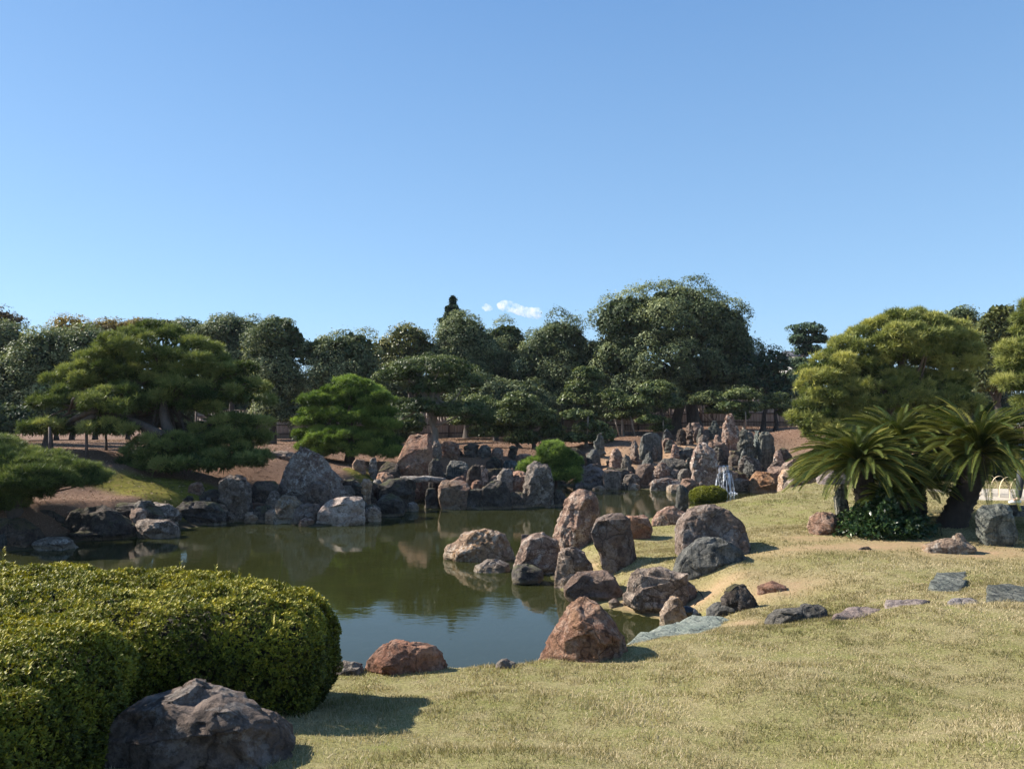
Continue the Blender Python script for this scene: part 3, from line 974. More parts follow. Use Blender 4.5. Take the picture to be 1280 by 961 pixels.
fr('squat dark rounded boulder right of the pale block', 'dark', [(619, 479, 500), (625, 473, 504), (636, 470, 507), (646, 472, 504)])
fr('small ochre edged rock touching the right side of the pale block', 'tan', [(634, 460, 470), (640, 456, 476), (652, 456, 477)])
fr('slim pale stone standing on moss behind the pale block', 'tan', [(599, 454, 462), (606, 449, 465), (618, 451, 464), (632, 453, 463)], Y=22.5)
fr('tall flat topped red boulder with a glowing left face', 'redbrown', [(543, 512, 537), (553, 508, 540), (568, 502, 541), (583, 496, 540), (602, 494, 540)], 0.8, sq=4.5, Y=26.5, lump=.05, cuts=6, res=1.2)
fr('dark rounded stone at the right foot of the tall red boulder', 'dark', [(573, 539, 549), (580, 536, 553), (602, 535, 555)], Y=25.5)
fr('square dark block carrying the left end of the stone bridge', 'dark', [(598, 482, 518), (606, 476, 519), (620, 477, 519), (638, 480, 518)], sq=4)
fr('dark block with a red left edge carrying the right end of the stone bridge', 'redbrown', [(601, 551, 584), (608, 549, 587), (620, 548, 588), (637, 550, 586)], sq=4)
fr('small dark stone under the stone bridge', 'dark', [(610, 533, 546), (620, 532, 548), (636, 531, 549)])
fr('upright blackish stone with a knobby top on the islet', 'dark', [(581, 591, 600), (588, 585, 601), (598, 583, 602), (610, 582, 603)], Y=24.6)
fr('short grey slab behind the knobby upright stone', 'grey', [(582, 600, 607), (590, 600, 609), (602, 599, 610)], Y=26.2)
fr('rounded black boulder at the waterline of the islet', 'dark', [(602, 610, 630), (611, 602, 635), (622, 600, 639), (637, 600, 640)])
fr('low dark shelf rock left of the rounded black boulder', 'dark', [(611, 585, 606), (620, 580, 608), (637, 578, 612)])
fr('pinkish flat topped stone on the islet soil', 'pink', [(595, 614, 626), (600, 609, 633), (607, 610, 636)], Y=27.0)
fr('flat red stone beside the right end of the bridge', 'redbrown', [(595, 570, 580), (600, 561, 583), (606, 560, 584)], Y=25.2)
fr('pink triangular stone left of the twin peaked boulder', 'pink', [(586, 638, 643), (592, 635, 644), (606, 631, 645)], Y=27.2)
fr('twin peaked dark grey boulder at the right end of the islet', 'grey', [(576, 664, 684), (583, 661, 689), (598, 657, 691), (615, 656, 692), (634, 655, 693)], lump=.15, res=1.3)
fr('dark rounded rock right of the twin peaked boulder', 'dark', [(612, 694, 702), (622, 692, 708), (634, 692, 708)])
fr('low black rock left of the twin peaked boulder', 'dark', [(615, 641, 655), (621, 633, 658), (636, 630, 660)])
fr('long flat ledge rock on the bank behind the pink pointed boulder', 'grey', [(564, 322, 366), (569, 316, 374), (582, 318, 378)], 0.5, Y=26.0)
fr('small tan stone with white top on the bank under the bright pine', 'tan', [(574, 443, 455), (580, 440, 457), (590, 441, 458)], Y=25.5)
fr('narrow grey stone beside the small tan stone on the bank', 'grey', [(572, 463, 470), (580, 461, 471), (594, 462, 471)], Y=25.5)
fr('dark wall like rock on the bank left of the tall red boulder', 'dark', [(577, 476, 496), (585, 473, 499), (603, 472, 501)], Y=25.8)
fr('dark blue green rock behind the islet left of centre', 'slate', [(575, 562, 582), (583, 558, 586), (600, 557, 588)], Y=29.8)
fr('black rock on the far bank under the brown plain', 'dark', [(572, 612, 620), (578, 608, 626), (592, 606, 628)], Y=31.5)
fr('dark slab on the far bank left of the bright green bush', 'slate', [(575, 632, 645), (582, 628, 650), (596, 627, 652)], Y=31.5)
fr('long dark rock bank behind the upright stones of the islet', 'dark', [(586, 590, 632), (592, 586, 636), (604, 585, 638)], 0.4, Y=30.5)
fr('tiny pointed rock alone on the brown plain', 'dark', [(561, 570, 574), (565, 566, 578), (570, 565, 580)])
fr('large shaded domed boulder at the left pond edge', 'dark', [(632, 110, 130), (640, 92, 148), (655, 77, 160), (676, 70, 165)], 0.6)
fr('mossy rock with white streaks in the water right of the shaded dome', 'grey', [(650, 172, 214), (657, 168, 222), (673, 170, 224)], 0.6)
fr('shelf rock above the mossy streaked rock at the left shore', 'grey', [(629, 172, 212), (637, 168, 222), (649, 172, 224)], 0.6, Y=19.0)
fr('low flat pale rock in the water at far left', 'grey', [(671, 50, 80), (677, 41, 89), (688, 38, 94)], 0.6)
fr('wide dark rock ending the left shore beside the upright lichen boulder', 'dark', [(627, 226, 270), (634, 220, 278), (645, 221, 282), (657, 222, 284)], 0.55)
fr('black rock at the left edge under the near pine', 'dark', [(648, -30, 28), (660, -35, 45), (684, -40, 52)], 0.6)
fr('dark rock filling the bank right of the upright lichen boulder', 'dark', [(632, 320, 336), (640, 316, 342), (654, 315, 344)])

fr('long dark ledge rock under the bank edge left of the shelf rock', 'dark', [(628, 70, 190), (636, 55, 205), (652, 52, 215)], 0.25, Y=18.4, sq=3.5)
fr('dark mossy ledge at the left bank above the flat pale rock', 'dark', [(636, -20, 70), (646, -25, 80), (664, -25, 84)], 0.3, Y=17.2, sq=3.5)
fr('dark broken ledge between the upright lichen boulder and the pink pointed boulder', 'dark', [(600, 318, 345), (612, 312, 352), (640, 310, 356)], 0.5, Y=21.5)
fr('blackish rock behind the upright lichen boulder', 'dark', [(612, 255, 285), (622, 248, 292), (640, 246, 300)], 0.5, Y=20.6)
fr('low dark rock row filling the bank right of the pink pointed boulder', 'dark', [(600, 428, 448), (612, 424, 452), (634, 424, 454)], 0.5, Y=23.5)
fr('dark mottled bank rock behind the squat dark boulder', 'dark', [(604, 464, 480), (612, 460, 484), (634, 460, 486)], 0.5, Y=23.6)

# --- mound with waterfall
MS = 'rocks on the waterfall mound'
def mr(label, mat, prof, depth=0.75, **k):
    return rock(label, mat, prof, depth, group=MS, **k)
mr('tall rounded dark slate slab standing highest left on the mound', 'slate', [(541, 806, 822), (547, 802, 827), (562, 799, 829), (580, 800, 829)], .45, Y=33.5, lump=.05, cuts=5, res=1.2)
mr('wide blue grey block below the tall slate slab', 'slate', [(573, 829, 854), (580, 823, 858), (598, 821, 861)], Y=31.3, sq=4)
mr('tall pinkish brown boulder beside the waterfall', 'pink', [(554, 873, 883), (565, 867, 894), (580, 864, 898), (598, 864, 896), (616, 868, 890)], .7, Y=29.7, res=1.2)
mr('rounded green grey rock above the wide blue grey block', 'slate', [(560, 851, 868), (568, 847, 873), (582, 846, 874)], Y=33.0)
mr('pale pink small rock left of the waterfall boulder', 'pink', [(574, 858, 866), (580, 855, 868), (590, 855, 868)], Y=31.5)
mr('sharp pyramid stone on the mound crest', 'pink', [(518, 908, 914), (530, 904, 919), (545, 902, 922), (562, 900, 925)], .6, Y=34.8)
mr('squat pale rock on the mound crest near the fence', 'brown', [(528, 864, 874), (534, 861, 879), (551, 860, 881)], Y=36.5)
mr('jagged green stone with a notched top right of the waterfall', 'green', [(537, 926, 933), (548, 924, 938), (565, 923, 943), (590, 924, 946)], .6, Y=32.5, lump=.2, res=1.2)
mr('tallest green striated slab on the right of the mound', 'green', [(540, 953, 962), (547, 949, 967), (565, 947, 969), (592, 950, 968)], .5, Y=32.3, lump=.06, cuts=4)
mr('dark rounded rock between the green slabs and the waterfall', 'slate', [(573, 936, 948), (582, 931, 952), (603, 931, 953)], Y=31.0)
mr('orange brown boulder at the waterline right of the waterfall', 'orange', [(590, 947, 965), (599, 941, 972), (610, 937, 976), (619, 935, 977)], Y=29.3, lump=.15)
mr('angular brown boulder above the orange one', 'brown', [(583, 963, 986), (590, 955, 994), (600, 950, 996), (612, 955, 994)], Y=30.4)
mr('grey mottled boulder behind the lawn edge right of the orange one', 'grey', [(598, 987, 1008), (606, 980, 1016), (629, 975, 1022)], Y=24.0, lump=.14)
mr('pale smooth topped boulder beside the small pine branch', 'lav', [(590, 1032, 1056), (597, 1026, 1062), (608, 1023, 1063), (626, 1022, 1061)], Y=21.5)
mr('weathered grey wall stone under the small bright pine', 'grey', [(585, 1012, 1044), (592, 1009, 1045), (608, 1008, 1044)], .4, Y=24.5, sq=5, lump=.04)
mr('beige block beneath the branches of the small bright pine', 'tan', [(585, 978, 1000), (594, 974, 1006), (612, 972, 1008)], Y=26.5)
mr('needle sharp thin rock in the middle of the left mound', 'slate', [(568, 781, 785), (577, 777, 789), (594, 773, 795)], Y=31.8, lump=.16)
mr('grey striped upright block at the waterline', 'stripe', [(587, 756, 775), (594, 754, 776), (616, 755, 776)], Y=30.6, sq=4, lump=.05)
mr('dark pointed rock leftmost high on the mound', 'slate', [(562, 738, 746), (570, 733, 750), (588, 730, 753)], Y=33.5)
mr('wide jumbled pale rock at the left foot of the mound', 'lav', [(582, 727, 750), (592, 722, 756), (604, 720, 758), (615, 720, 757)], Y=31.5, lump=.2, res=1.2)
mr('dark overhanging rock with a shadowed face in the mound centre', 'brown', [(580, 799, 815), (588, 795, 821), (606, 794, 823)], Y=31.2)
mr('small grey arched rock left of the dark overhanging rock', 'grey', [(593, 782, 796), (599, 779, 801), (613, 778, 800)], Y=31.0)
mr('small cream stone half in the water', 'tan', [(605, 786, 799), (610, 785, 800), (617, 785, 800)], Y=30.4)
mr('long low mottled rock along the mound waterline', 'pink', [(598, 818, 848), (604, 813, 853), (616, 812, 856)], .5, Y=30.2)
mr('pale cream boulder beside the thin standing stone', 'tan', [(606, 837, 852), (611, 834, 855), (620, 834, 856)], Y=29.0)
mr('brown rock between the cream boulder and the yellow green azalea', 'brown', [(598, 853, 868), (606, 850, 873), (620, 850, 874)], Y=28.8)
mr('dark block above the waterfall lip', 'dark', [(564, 914, 924), (572, 911, 928), (588, 910, 930)], Y=31.6)
mr('brown boulder behind the waterfall, under the sharp pyramid stone', 'brown', [(553, 886, 905), (562, 881, 912), (582, 880, 914)], Y=32.4)
mr('low boulder by the support poles of a pruned tree', 'grey', [(549, 765, 772), (553, 761, 777), (559, 760, 779)], Y=38)
mr('brown sloping rock left of the tall slate slab foot', 'brown', [(570, 790, 798), (577, 787, 801), (588, 786, 803)], Y=33.0)
mr('small dark rock just right of the tall slate slab', 'brown', [(548, 830, 840), (555, 828, 845), (566, 829, 846)], Y=34.5)
mr('low black rock on the mound slope behind the green striated slab', 'dark', [(560, 972, 982), (570, 968, 990), (590, 966, 993)], Y=32.8)
mr('dark hump on the bank between bright bush and pointed mound rock', 'dark', [(560, 712, 726), (568, 706, 732), (584, 704, 734)], Y=33.2)
mr('dull pink slab lying on the mound shoulder', 'pink', [(572, 986, 1008), (579, 978, 1014), (592, 976, 1016)], .5, Y=29.5)
mr('low round cobble at the waterline left of the grey striped block', 'tan', [(607, 745, 753), (611, 741, 757), (616, 741, 758)], Y=30.3)
mr('grey rock tucked between blue grey block and waterfall boulder', 'grey', [(586, 850, 862), (593, 847, 866), (606, 846, 867)], Y=30.6)

def shore_stones():
    rg = np.random.default_rng(77)
    protos = [rock('small loose stone among the larger rocks of the far shore', mt, [(606, 640, 650), (610, 636, 655), (615, 635, 656)], .9, Y=27, name='small_stone', cat='stone',
                   group='small loose stones of the far shore', seed=200 + k, res=.6) for k, mt in enumerate(('grey', 'tan', 'dark', 'pink', 'slate'))]
    k = 0
    for _ in range(5000):
        if k >= 130:
            break
        x = rg.uniform(-11, 14)
        y = rg.uniform(14, 37)
        d = float(pond_sd(np.array([x]), np.array([y]))[0])
        if not (-.1 < d < (3.2 if x > 3 and y > 30 else .8)) or (x > 1.2 and y < 27) or (x > 11):
            continue
        if d > .8 and rg.uniform() < .5:
            continue
        pr = protos[k % 5]
        o = pr if k < 5 else pr.copy()
        if k >= 5:
            COL.objects.link(o)
        s_ = rg.uniform(.35, .95)
        o.scale = (s_ * rg.uniform(.8, 1.4), s_, s_ * rg.uniform(.6, 1.2))
        o.rotation_euler = (0, 0, rg.uniform(0, 6.28))
        o.location = (x, y, max(float(H(x, y)[0]), 0.0) + .0)
        k += 1
shore_stones()

def crowd():
    rg = np.random.default_rng(5)
    J = [('slate', [(560, 700, 706), (572, 697, 711), (590, 694, 715)]), ('grey', [(566, 700, 712), (576, 696, 715), (592, 695, 716)]),
         ('green', [(556, 702, 708), (568, 699, 712), (590, 698, 713)]), ('pink', [(568, 700, 710), (580, 694, 714), (592, 692, 717)]),
         ('dark', [(570, 700, 712), (580, 695, 717), (592, 693, 719)]), ('brown', [(563, 703, 709), (575, 697, 713), (592, 695, 716)])]
    protos = [rock('jagged stone crowded among the larger rocks of the waterfall mound', mt, pf, .7, Y=31, name='jagged_stone', cat='stone', lump=.16,
                   group='crowded jagged stones on the waterfall mound', seed=300 + k) for k, (mt, pf) in enumerate(J)]
    spots_ = [(725, 600, 32.2), (733, 583, 33.8), (749, 578, 34.6), (770, 588, 32.6), (778, 600, 31.2), (792, 584, 33.2), (808, 590, 31.9), (818, 577, 33.4), (836, 566, 34.2), (846, 576, 33.0),
              (852, 560, 35.0), (862, 556, 35.5), (874, 552, 35.8), (880, 570, 33.4), (893, 548, 36.2), (900, 566, 33.6), (897, 574, 32.0), (922, 578, 32.6), (928, 590, 31.2), (940, 556, 34.8),
              (947, 572, 33.2), (972, 578, 32.0), (980, 566, 33.6), (968, 596, 30.6), (940, 606, 30.2), (930, 604, 30.6), (860, 594, 31.0), (826, 600, 30.9), (763, 604, 31.2), (744, 598, 31.6),
              (990, 604, 29.0), (1003, 590, 29.6), (1014, 610, 27.0), (1030, 612, 25.5), (1022, 598, 27.5), (985, 612, 27.5), (835, 552, 36.0), (918, 560, 35.2)]
    for k, (px, py, Yd) in enumerate(spots_):
        pr = protos[k % 6]
        o = pr if k < 6 else pr.copy()
        if k >= 6:
            COL.objects.link(o)
        s_ = rg.uniform(.45, .85)
        o.scale = (s_ * rg.uniform(.9, 1.5), s_, s_ * rg.uniform(.65, 1.0))
        o.rotation_euler = (rg.normal(0, .1), rg.normal(0, .12), rg.uniform(0, 6.28))
        x = at(px, py, Yd)[0]
        o.location = (x, Yd, max(float(H(x, Yd)[0]), 0.0))
    K2 = [('dark', [(600, 700, 712), (608, 695, 716), (622, 694, 718)]), ('grey', [(598, 702, 712), (608, 697, 716), (622, 696, 717)]), ('redbrown', [(604, 700, 714), (612, 695, 718), (622, 694, 719)])]
    protos = [rock('dark angular stone stacked along the far centre bank', mt, pf, .8, Y=24, name='angular_stone', cat='stone', lump=.13,
                   group='angular stones stacked along the far centre bank', seed=340 + k) for k, (mt, pf) in enumerate(K2)]
    sp = [(462, 23.0), (470, 24.6), (482, 25.2), (492, 24.2), (505, 25.4), (518, 25.8), (446, 22.6), (436, 22.2), (414, 21.4), (556, 26.0), (572, 26.4), (588, 26.2), (606, 26.6), (622, 26.4), (596, 24.3), (578, 24.2),
          (630, 24.6), (648, 25.0), (655, 26.4), (340, 20.8), (322, 21.2), (306, 21.0), (262, 20.4), (246, 20.6), (236, 20.0), (545, 31.2), (562, 31.8), (590, 32.2), (605, 32.4), (622, 32.6), (640, 33.0), (520, 30.6), (655, 32.8), (500, 27.6), (478, 27.0)]
    for k, (px, Yd) in enumerate(sp):
        pr = protos[k % 3]
        o = pr if k < 3 else pr.copy()
        if k >= 3:
            COL.objects.link(o)
        s_ = rg.uniform(.6, 1.1) * (.62 if px < 330 else 1.0)
        o.scale = (s_ * rg.uniform(.9, 1.6), s_, s_ * rg.uniform(.55, 1.0))
        o.rotation_euler = (rg.normal(0, .08), rg.normal(0, .1), rg.uniform(0, 6.28))
        x = at(px, 600, Yd)[0]
        o.location = (x, Yd, max(float(H(x, Yd)[0]), 0.0) - .02)
crowd()

# --- stone bridge on the far shore
def bridge_slab():
    mb = MB()
    a, c_ = at(505, 598, 24.4), at(556, 600, 24.6)
    n = 26
    tt = np.linspace(0, 1, n)
    ring = []
    for k, s_ in enumerate(tt):
        p0 = a + (c_ - a) * s_
        hw = 0.42 * (1 + 0.15 * math.sin(5 * s_)) * (0.55 + 0.45 * math.sin(math.pi * min(max(s_, .08), .92)) ** .3)
        th = 0.085
        zc = p0[2] + 0.03 * math.sin(math.pi * s_)
        ring += [[p0[0], p0[1] - hw, zc - th], [p0[0], p0[1] + hw, zc - th], [p0[0], p0[1] + hw, zc + th * .6], [p0[0], p0[1], zc + th], [p0[0], p0[1] - hw, zc + th * .7]]
    V = np.array(ring)
    V = V + 0.03 * np.stack([fbm(V * 3, 3, 1), fbm(V * 3, 3, 2), fbm(V * 3, 3, 3)], -1)
    Qd = [[i * 5 + j, i * 5 + (j + 1) % 5, (i + 1) * 5 + (j + 1) % 5, (i + 1) * 5 + j] for i in range(n - 1) for j in range(5)]
    cap0 = [[0, 4, 3], [0, 3, 2], [0, 2, 1]]
    e = (n - 1) * 5
    cap1 = [[e, e + 3, e + 4], [e, e + 2, e + 3], [e, e + 1, e + 2]]
    mb.add(V, Qd, cap0 + cap1)
    o = mb.build('stone_bridge', M['grey'])
    tag(o, 'rough flat stone bridge slab spanning the gap between two dark blocks', 'stone bridge')
bridge_slab()

# ------------------------------------------------------------------ foliage
def basis(n, rg):
    r = rg.normal(size=n.shape)
    t_ = np.cross(n, r)
    t_ /= np.linalg.norm(t_, axis=1)[:, None] + 1e-9
    b_ = np.cross(n, t_)
    return t_, b_


def leaf_quads(P, N, size, rg, aspect=0.5, jit=0.45):
    """one diamond shaped leaf per point"""
    n = len(P)
    N = N + jit * rg.normal(size=(n, 3))
    N /= np.linalg.norm(N, axis=1)[:, None] + 1e-9
    T_, B_ = basis(N, rg)
    s = (size * rg.uniform(0.7, 1.3, n))[:, None]
    V = np.empty((n, 4, 3))
    V[:, 0] = P - T_ * s * 0.5
    V[:, 1] = P + B_ * s * aspect * 0.5 + N * s * 0.07
    V[:, 2] = P + T_ * s * 0.5 - N * s * 0.08
    V[:, 3] = P - B_ * s * aspect * 0.5 + N * s * 0.07
    return V.reshape(-1, 3), np.arange(4 * n).reshape(n, 4)


def needle_tris(P, Dv, length, width, k, rg, spread=0.75):
    """k needles per tuft at P pointing round Dv"""
    n = len(P)
    P2 = np.repeat(P, k, 0)
    D2 = np.repeat(Dv, k, 0) + spread * rg.normal(size=(n * k, 3))
    D2 /= np.linalg.norm(D2, axis=1)[:, None] + 1e-9
    T_, _ = basis(D2, rg)
    l = (length * rg.uniform(0.7, 1.2, n * k))[:, None]
    V = np.empty((n * k, 3, 3))
    V[:, 0] = P2 - T_ * width / 2
    V[:, 1] = P2 + T_ * width / 2
    V[:, 2] = P2 + D2 * l
    return V.reshape(-1, 3), np.arange(3 * n * k).reshape(-1, 3)


def unit(rg, n):
    v = rg.normal(size=(n, 3))
    return v / np.linalg.norm(v, axis=1)[:, None]


def clumps(lobes, cr, rg, spacing=0.85, low=-0.45, back=0.55, irregular=0.12):
    """centres + outward directions over the union of lobes"""
    C, N = [], []
    for li, (c, r) in enumerate(lobes):
        area = 4 * math.pi * ((r[0] * r[1]) ** 1.6 / 3 + (r[0] * r[2]) ** 1.6 / 3 + (r[1] * r[2]) ** 1.6 / 3) ** (1 / 1.6)
        n = int(area / (cr * cr) * 4)
        u = unit(rg, n)
        nn = 1 + irregular * fbm(u * 2.1 + li * 7.3, 2, li)
        p = c + u * r * (rg.uniform(0.86, 0.98, n) * nn)[:, None] - u * cr * 0.35
        nz = u / r
        nz /= np.linalg.norm(nz, axis=1)[:, None]
        ok = u[:, 2] > low
        ok &= (u[:, 1] < 0.25) | (rg.uniform(size=n) < back)
        for lj, (c2, r2) in enumerate(lobes):
            if lj != li:
                ok &= (((p - c2) / r2) ** 2).sum(1) > 0.72
        C.append(p[ok])
        N.append(nz[ok])
    C = np.vstack(C)
    N = np.vstack(N)
    o = rg.permutation(len(C))
    C, N = C[o], N[o]
    keep = []
    mn = (spacing * cr) ** 2
    kept = np.empty((0, 3))
    for i in range(len(C)):
        if len(kept) == 0 or ((kept - C[i]) ** 2).sum(1).min() > mn:
            kept = np.vstack([kept, C[i]])
            keep.append(i)
    return C[keep], N[keep]


def crown_mesh(lobes, cr, size, density, rg, flat=0.8, kind='leaf', aspect=0.5, inner=0.25, spacing=0.85, low=-0.45, up=0.35, tbase=0.45, tvar=0.16, back=0.55, needles=9, nwidth=0.014, irregular=0.2):
    C, N = clumps(lobes, cr, rg, spacing, low, back, irregular)
    nc = len(C)
    crs = cr * rg.uniform(0.7, 1.25, nc)
    per = np.maximum((density * 4 * math.pi * crs ** 2 * 0.6).astype(int), 6)
    idx = np.repeat(np.arange(nc), per)
    n = len(idx)
    u = unit(rg, n) + 0.65 * N[idx]
    u[:, 2] += up * 0.5
    u /= np.linalg.norm(u, axis=1)[:, None]
    rr = crs[idx] * rg.uniform(0.55, 1.05, n) ** 0.6
    rr = np.where(rg.uniform(size=n) < .07, rr * rg.uniform(1.0, 1.4, n), rr)
    lump = 1 + 0.25 * vnoise(C[idx] * 3 + u * 2.5, 4)
    off = u * (rr * lump)[:, None]
    off[:, 2] *= flat
    P = C[idx] + off
    ct = rg.normal(0, tvar, nc)
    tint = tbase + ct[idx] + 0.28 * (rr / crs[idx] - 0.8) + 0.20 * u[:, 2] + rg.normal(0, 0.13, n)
    nin = int(n * inner * 1.6)
    lob = rg.integers(0, len(lobes), nin)
    lc = np.array([l[0] for l in lobes])[lob]
    lr = np.array([l[1] for l in lobes])[lob]
    ui = unit(rg, nin)
    ui[:, 2] = np.maximum(ui[:, 2], low)
    Pi = lc + ui * lr * (rg.uniform(0.3, 0.82, nin) ** 0.6)[:, None]
    if kind == 'leaf':
        nv = 0.7 * u.copy()
        nv[:, 2] += up
        V1, F1 = leaf_quads(P, nv, size, rg, aspect)
        V2, F2 = leaf_quads(Pi, unit(rg, nin), size * 2.8, rg, 0.8)
        V = np.vstack([V1, V2])
        Fc = np.vstack([F1, F2 + len(V1)])
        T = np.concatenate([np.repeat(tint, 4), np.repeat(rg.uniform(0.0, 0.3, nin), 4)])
    else:
        dv = 0.6 * u.copy()
        dv[:, 2] += up * 1.4
        V1, F1 = needle_tris(P - dv * size * 0.3, dv, size, nwidth, needles, rg)
        nin2 = nin
        V2, F2 = needle_tris(Pi, unit(rg, nin2), size * 1.3, nwidth * 3.0, 6, rg, 1.2)
        V = np.vstack([V1, V2])
        Fc = np.vstack([F1, F2 + len(V1)])
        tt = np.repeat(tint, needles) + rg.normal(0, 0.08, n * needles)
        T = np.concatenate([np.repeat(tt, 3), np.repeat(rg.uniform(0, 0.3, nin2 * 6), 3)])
    return V, Fc, np.clip(T, 0, 1), C


def px_lobes(Yd, L, dep=0.8):
    r = []
    for q in L:
        cx, cyy, rx, ry = q[:4]
        dy = q[4] if len(q) > 4 else 0.0
        c = at(cx, cyy, Yd + dy)
        s = (Yd + dy) / F
        r.append((c, np.array([rx * s, max(rx * s * dep, 0.15), ry * s])))
    return r


def branches(mb, base, top, C, r0, rg, nb=9, n=7, wig=0.12):
    """trunk from base to top and limbs reaching the clump centres"""
    base = np.array(base, float)
    top = np.array(top, float)
    m_ = 8
    tt = np.linspace(0, 1, m_)
    ht = np.linalg.norm(top - base)
    pts = base + (top - base) * tt[:, None]
    pts[1:-1, :2] += rg.normal(0, wig * ht / 8, (m_ - 2, 2))
    rr = r0 * (1 - 0.72 * tt) * (1 + 0.5 * np.exp(-tt * 14))
    pts = np.vstack([pts[0] - [0, 0, .3], pts])
    rr = np.concatenate([[rr[0] * 1.15], rr])
    mb.tube(pts, rr, max(n, 8), 0.12, 3)
    if len(C):
        sel = rg.choice(len(C), min(nb, len(C)), replace=False)
        for k in sel:
            e = C[k]
            s_ = rg.uniform(0.35, 0.95)
            st = pts[1] + (pts[-1] - pts[1]) * s_
            st = np.array([np.interp(s_, tt, pts[1:, j]) for j in range(3)])
            mid = (st + e) / 2 + rg.normal(0, 0.08, 3) * np.linalg.norm(e - st) - [0, 0, 0.08 * np.linalg.norm(e - st)]
            q = np.linspace(0, 1, 7)[:, None]
            bp = (1 - q) ** 2 * st + 2 * q * (1 - q) * mid + q * q * e
            rb = r0 * 0.42 * (1 - 0.6 * s_)
            mb.tube(bp, rb * (1 - 0.85 * q[:, 0]), 6, 0.1, 5)


def tree(name, label, Yd, lobes, base_px, mat, cat='tree', group=None, cr=0.55, size=0.13, density=55, trunk_r=0.16, seed=0, dep=0.8, bark='bark', nb=9,
         trunk_top=None, extra=None, foliage='crown', twotrunk=None, **kw):
    rg = np.random.default_rng(seed * 31 + 5)
    Lw = px_lobes(Yd, lobes, dep)
    bx = at(base_px, 540, Yd)[0]
    gz = float(H(bx, Yd)[0])
    base = np.array([bx, Yd, gz])
    t_ = thing(name, label, cat, base, group)
    V, Fc, T, C = crown_mesh(Lw, cr, size, density, rg, **kw)
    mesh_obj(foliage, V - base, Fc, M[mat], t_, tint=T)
    if trunk_top is None:
        c0 = Lw[0][0]
        top = np.array([c0[0] * 0.7 + bx * 0.3, c0[1], max(c0[2], gz + 0.4)])
    else:
        top = at(trunk_top[0], trunk_top[1], Yd)
    mb = MB()
    branches(mb, base, top, C, trunk_r, rg, nb)
    if twotrunk:
        b2 = np.array([at(twotrunk, 540, Yd)[0], Yd + 0.3, gz])
        branches(mb, b2, top + [0.6, 0, 0], C, trunk_r * .8, rg, nb // 2)
    if extra:
        extra(mb, base)
    mb.build('trunk', M[bark], t_, smooth=True)
    return t_


BG = 'tall trees in front of the sky'
K = dict(group=BG)
tree('broadleaf_tree', 'huge dark round crowned tree towering over all others', 47, [(845, 406, 78, 44), (788, 402, 46, 34), (893, 412, 42, 38), (917, 440, 28, 36), (840, 455, 95, 46), (770, 450, 34, 36), (800, 500, 42, 32, -1), (860, 488, 46, 26), (848, 386, 46, 28), (905, 466, 36, 30)], 870,
     'broad', cr=1.0, size=.135, density=75, trunk_r=.42, seed=1, irregular=.3, spacing=1.0, tvar=.2, dep=.8, nb=14, trunk_top=(850, 420), twotrunk=845, **K)
tree('broadleaf_tree', 'rounded dark tree with two lobes under the small cloud', 52, [(632, 430, 28, 25), (610, 460, 30, 35), (645, 470, 35, 40), (625, 500, 40, 30)], 640, 'broad', cr=.88, size=.135, density=72, spacing=1.02, irregular=.3, tvar=.2, trunk_r=.25, seed=2, **K)
tree('broadleaf_tree', 'broad dark tree just left of the huge round crowned tree', 49, [(700, 430, 38, 30), (680, 455, 35, 35), (715, 470, 40, 40), (700, 500, 45, 28), (740, 455, 24, 30)], 700, 'broad', cr=.88, size=.135, density=72, spacing=1.02, irregular=.3, tvar=.2, trunk_r=.3, seed=3, **K)
tree('broadleaf_tree', 'tall narrow tree with light left side behind the layered tree', 50, [(578, 425, 34, 30), (570, 455, 38, 35), (600, 450, 30, 38), (585, 485, 42, 30)], 585, 'broad', cr=.7, size=.13, density=72, trunk_r=.25, seed=4, tbase=.52, **K)
tree('yellowish_tree', 'yellow green ragged top tree left of the pointed conifer', 50, [(510, 430, 28, 26), (500, 455, 32, 30), (530, 450, 24, 28), (478, 450, 18, 30)], 510, 'broad2', cr=.6, size=.14, density=38, trunk_r=.2, seed=5, irregular=.25, **K)
tree('broadleaf_tree', 'grey green column like tree right of the large left pine', 44, [(345, 420, 32, 26), (338, 450, 32, 35), (350, 480, 32, 38), (345, 515, 28, 25), (365, 435, 18, 25)], 340, 'broad3', cr=.7, size=.125, density=72, spacing=1.0, irregular=.28, tvar=.2, trunk_r=.2, seed=6, tbase=.55, **K)
tree('broadleaf_tree', 'middle height grey green tree behind the bright pruned pine', 44, [(405, 445, 35, 24), (440, 440, 30, 26), (420, 475, 40, 30), (450, 470, 28, 35)], 420, 'broad3', cr=.7, size=.125, density=72, spacing=1.0, irregular=.28, tvar=.2, trunk_r=.18, seed=7, tbase=.52, **K)
tree('broadleaf_tree', 'dark tree behind the right shoulder of the large left pine', 50, [(285, 418, 30, 22), (310, 425, 25, 25), (262, 430, 25, 25), (290, 460, 45, 35)], 290, 'broad', cr=.65, size=.13, density=72, trunk_r=.2, seed=8, **K)
tree('broadleaf_tree', 'silvery leaved tree mass left of the large left pine', 36, [(60, 445, 45, 30), (30, 475, 45, 40), (85, 470, 38, 40), (60, 510, 60, 35), (110, 440, 40, 28), (5, 500, 40, 40)], 60, 'broad', cr=.6, size=.12, density=75, trunk_r=.2, seed=9, tbase=.58, tvar=.12, **K)
tree('broadleaf_tree', 'rust topped dark tree at the far left edge', 42, [(5, 430, 30, 24), (-15, 460, 35, 35), (15, 450, 22, 22)], 0, 'broad', cr=.6, size=.125, density=72, trunk_r=.2, seed=10, **K)
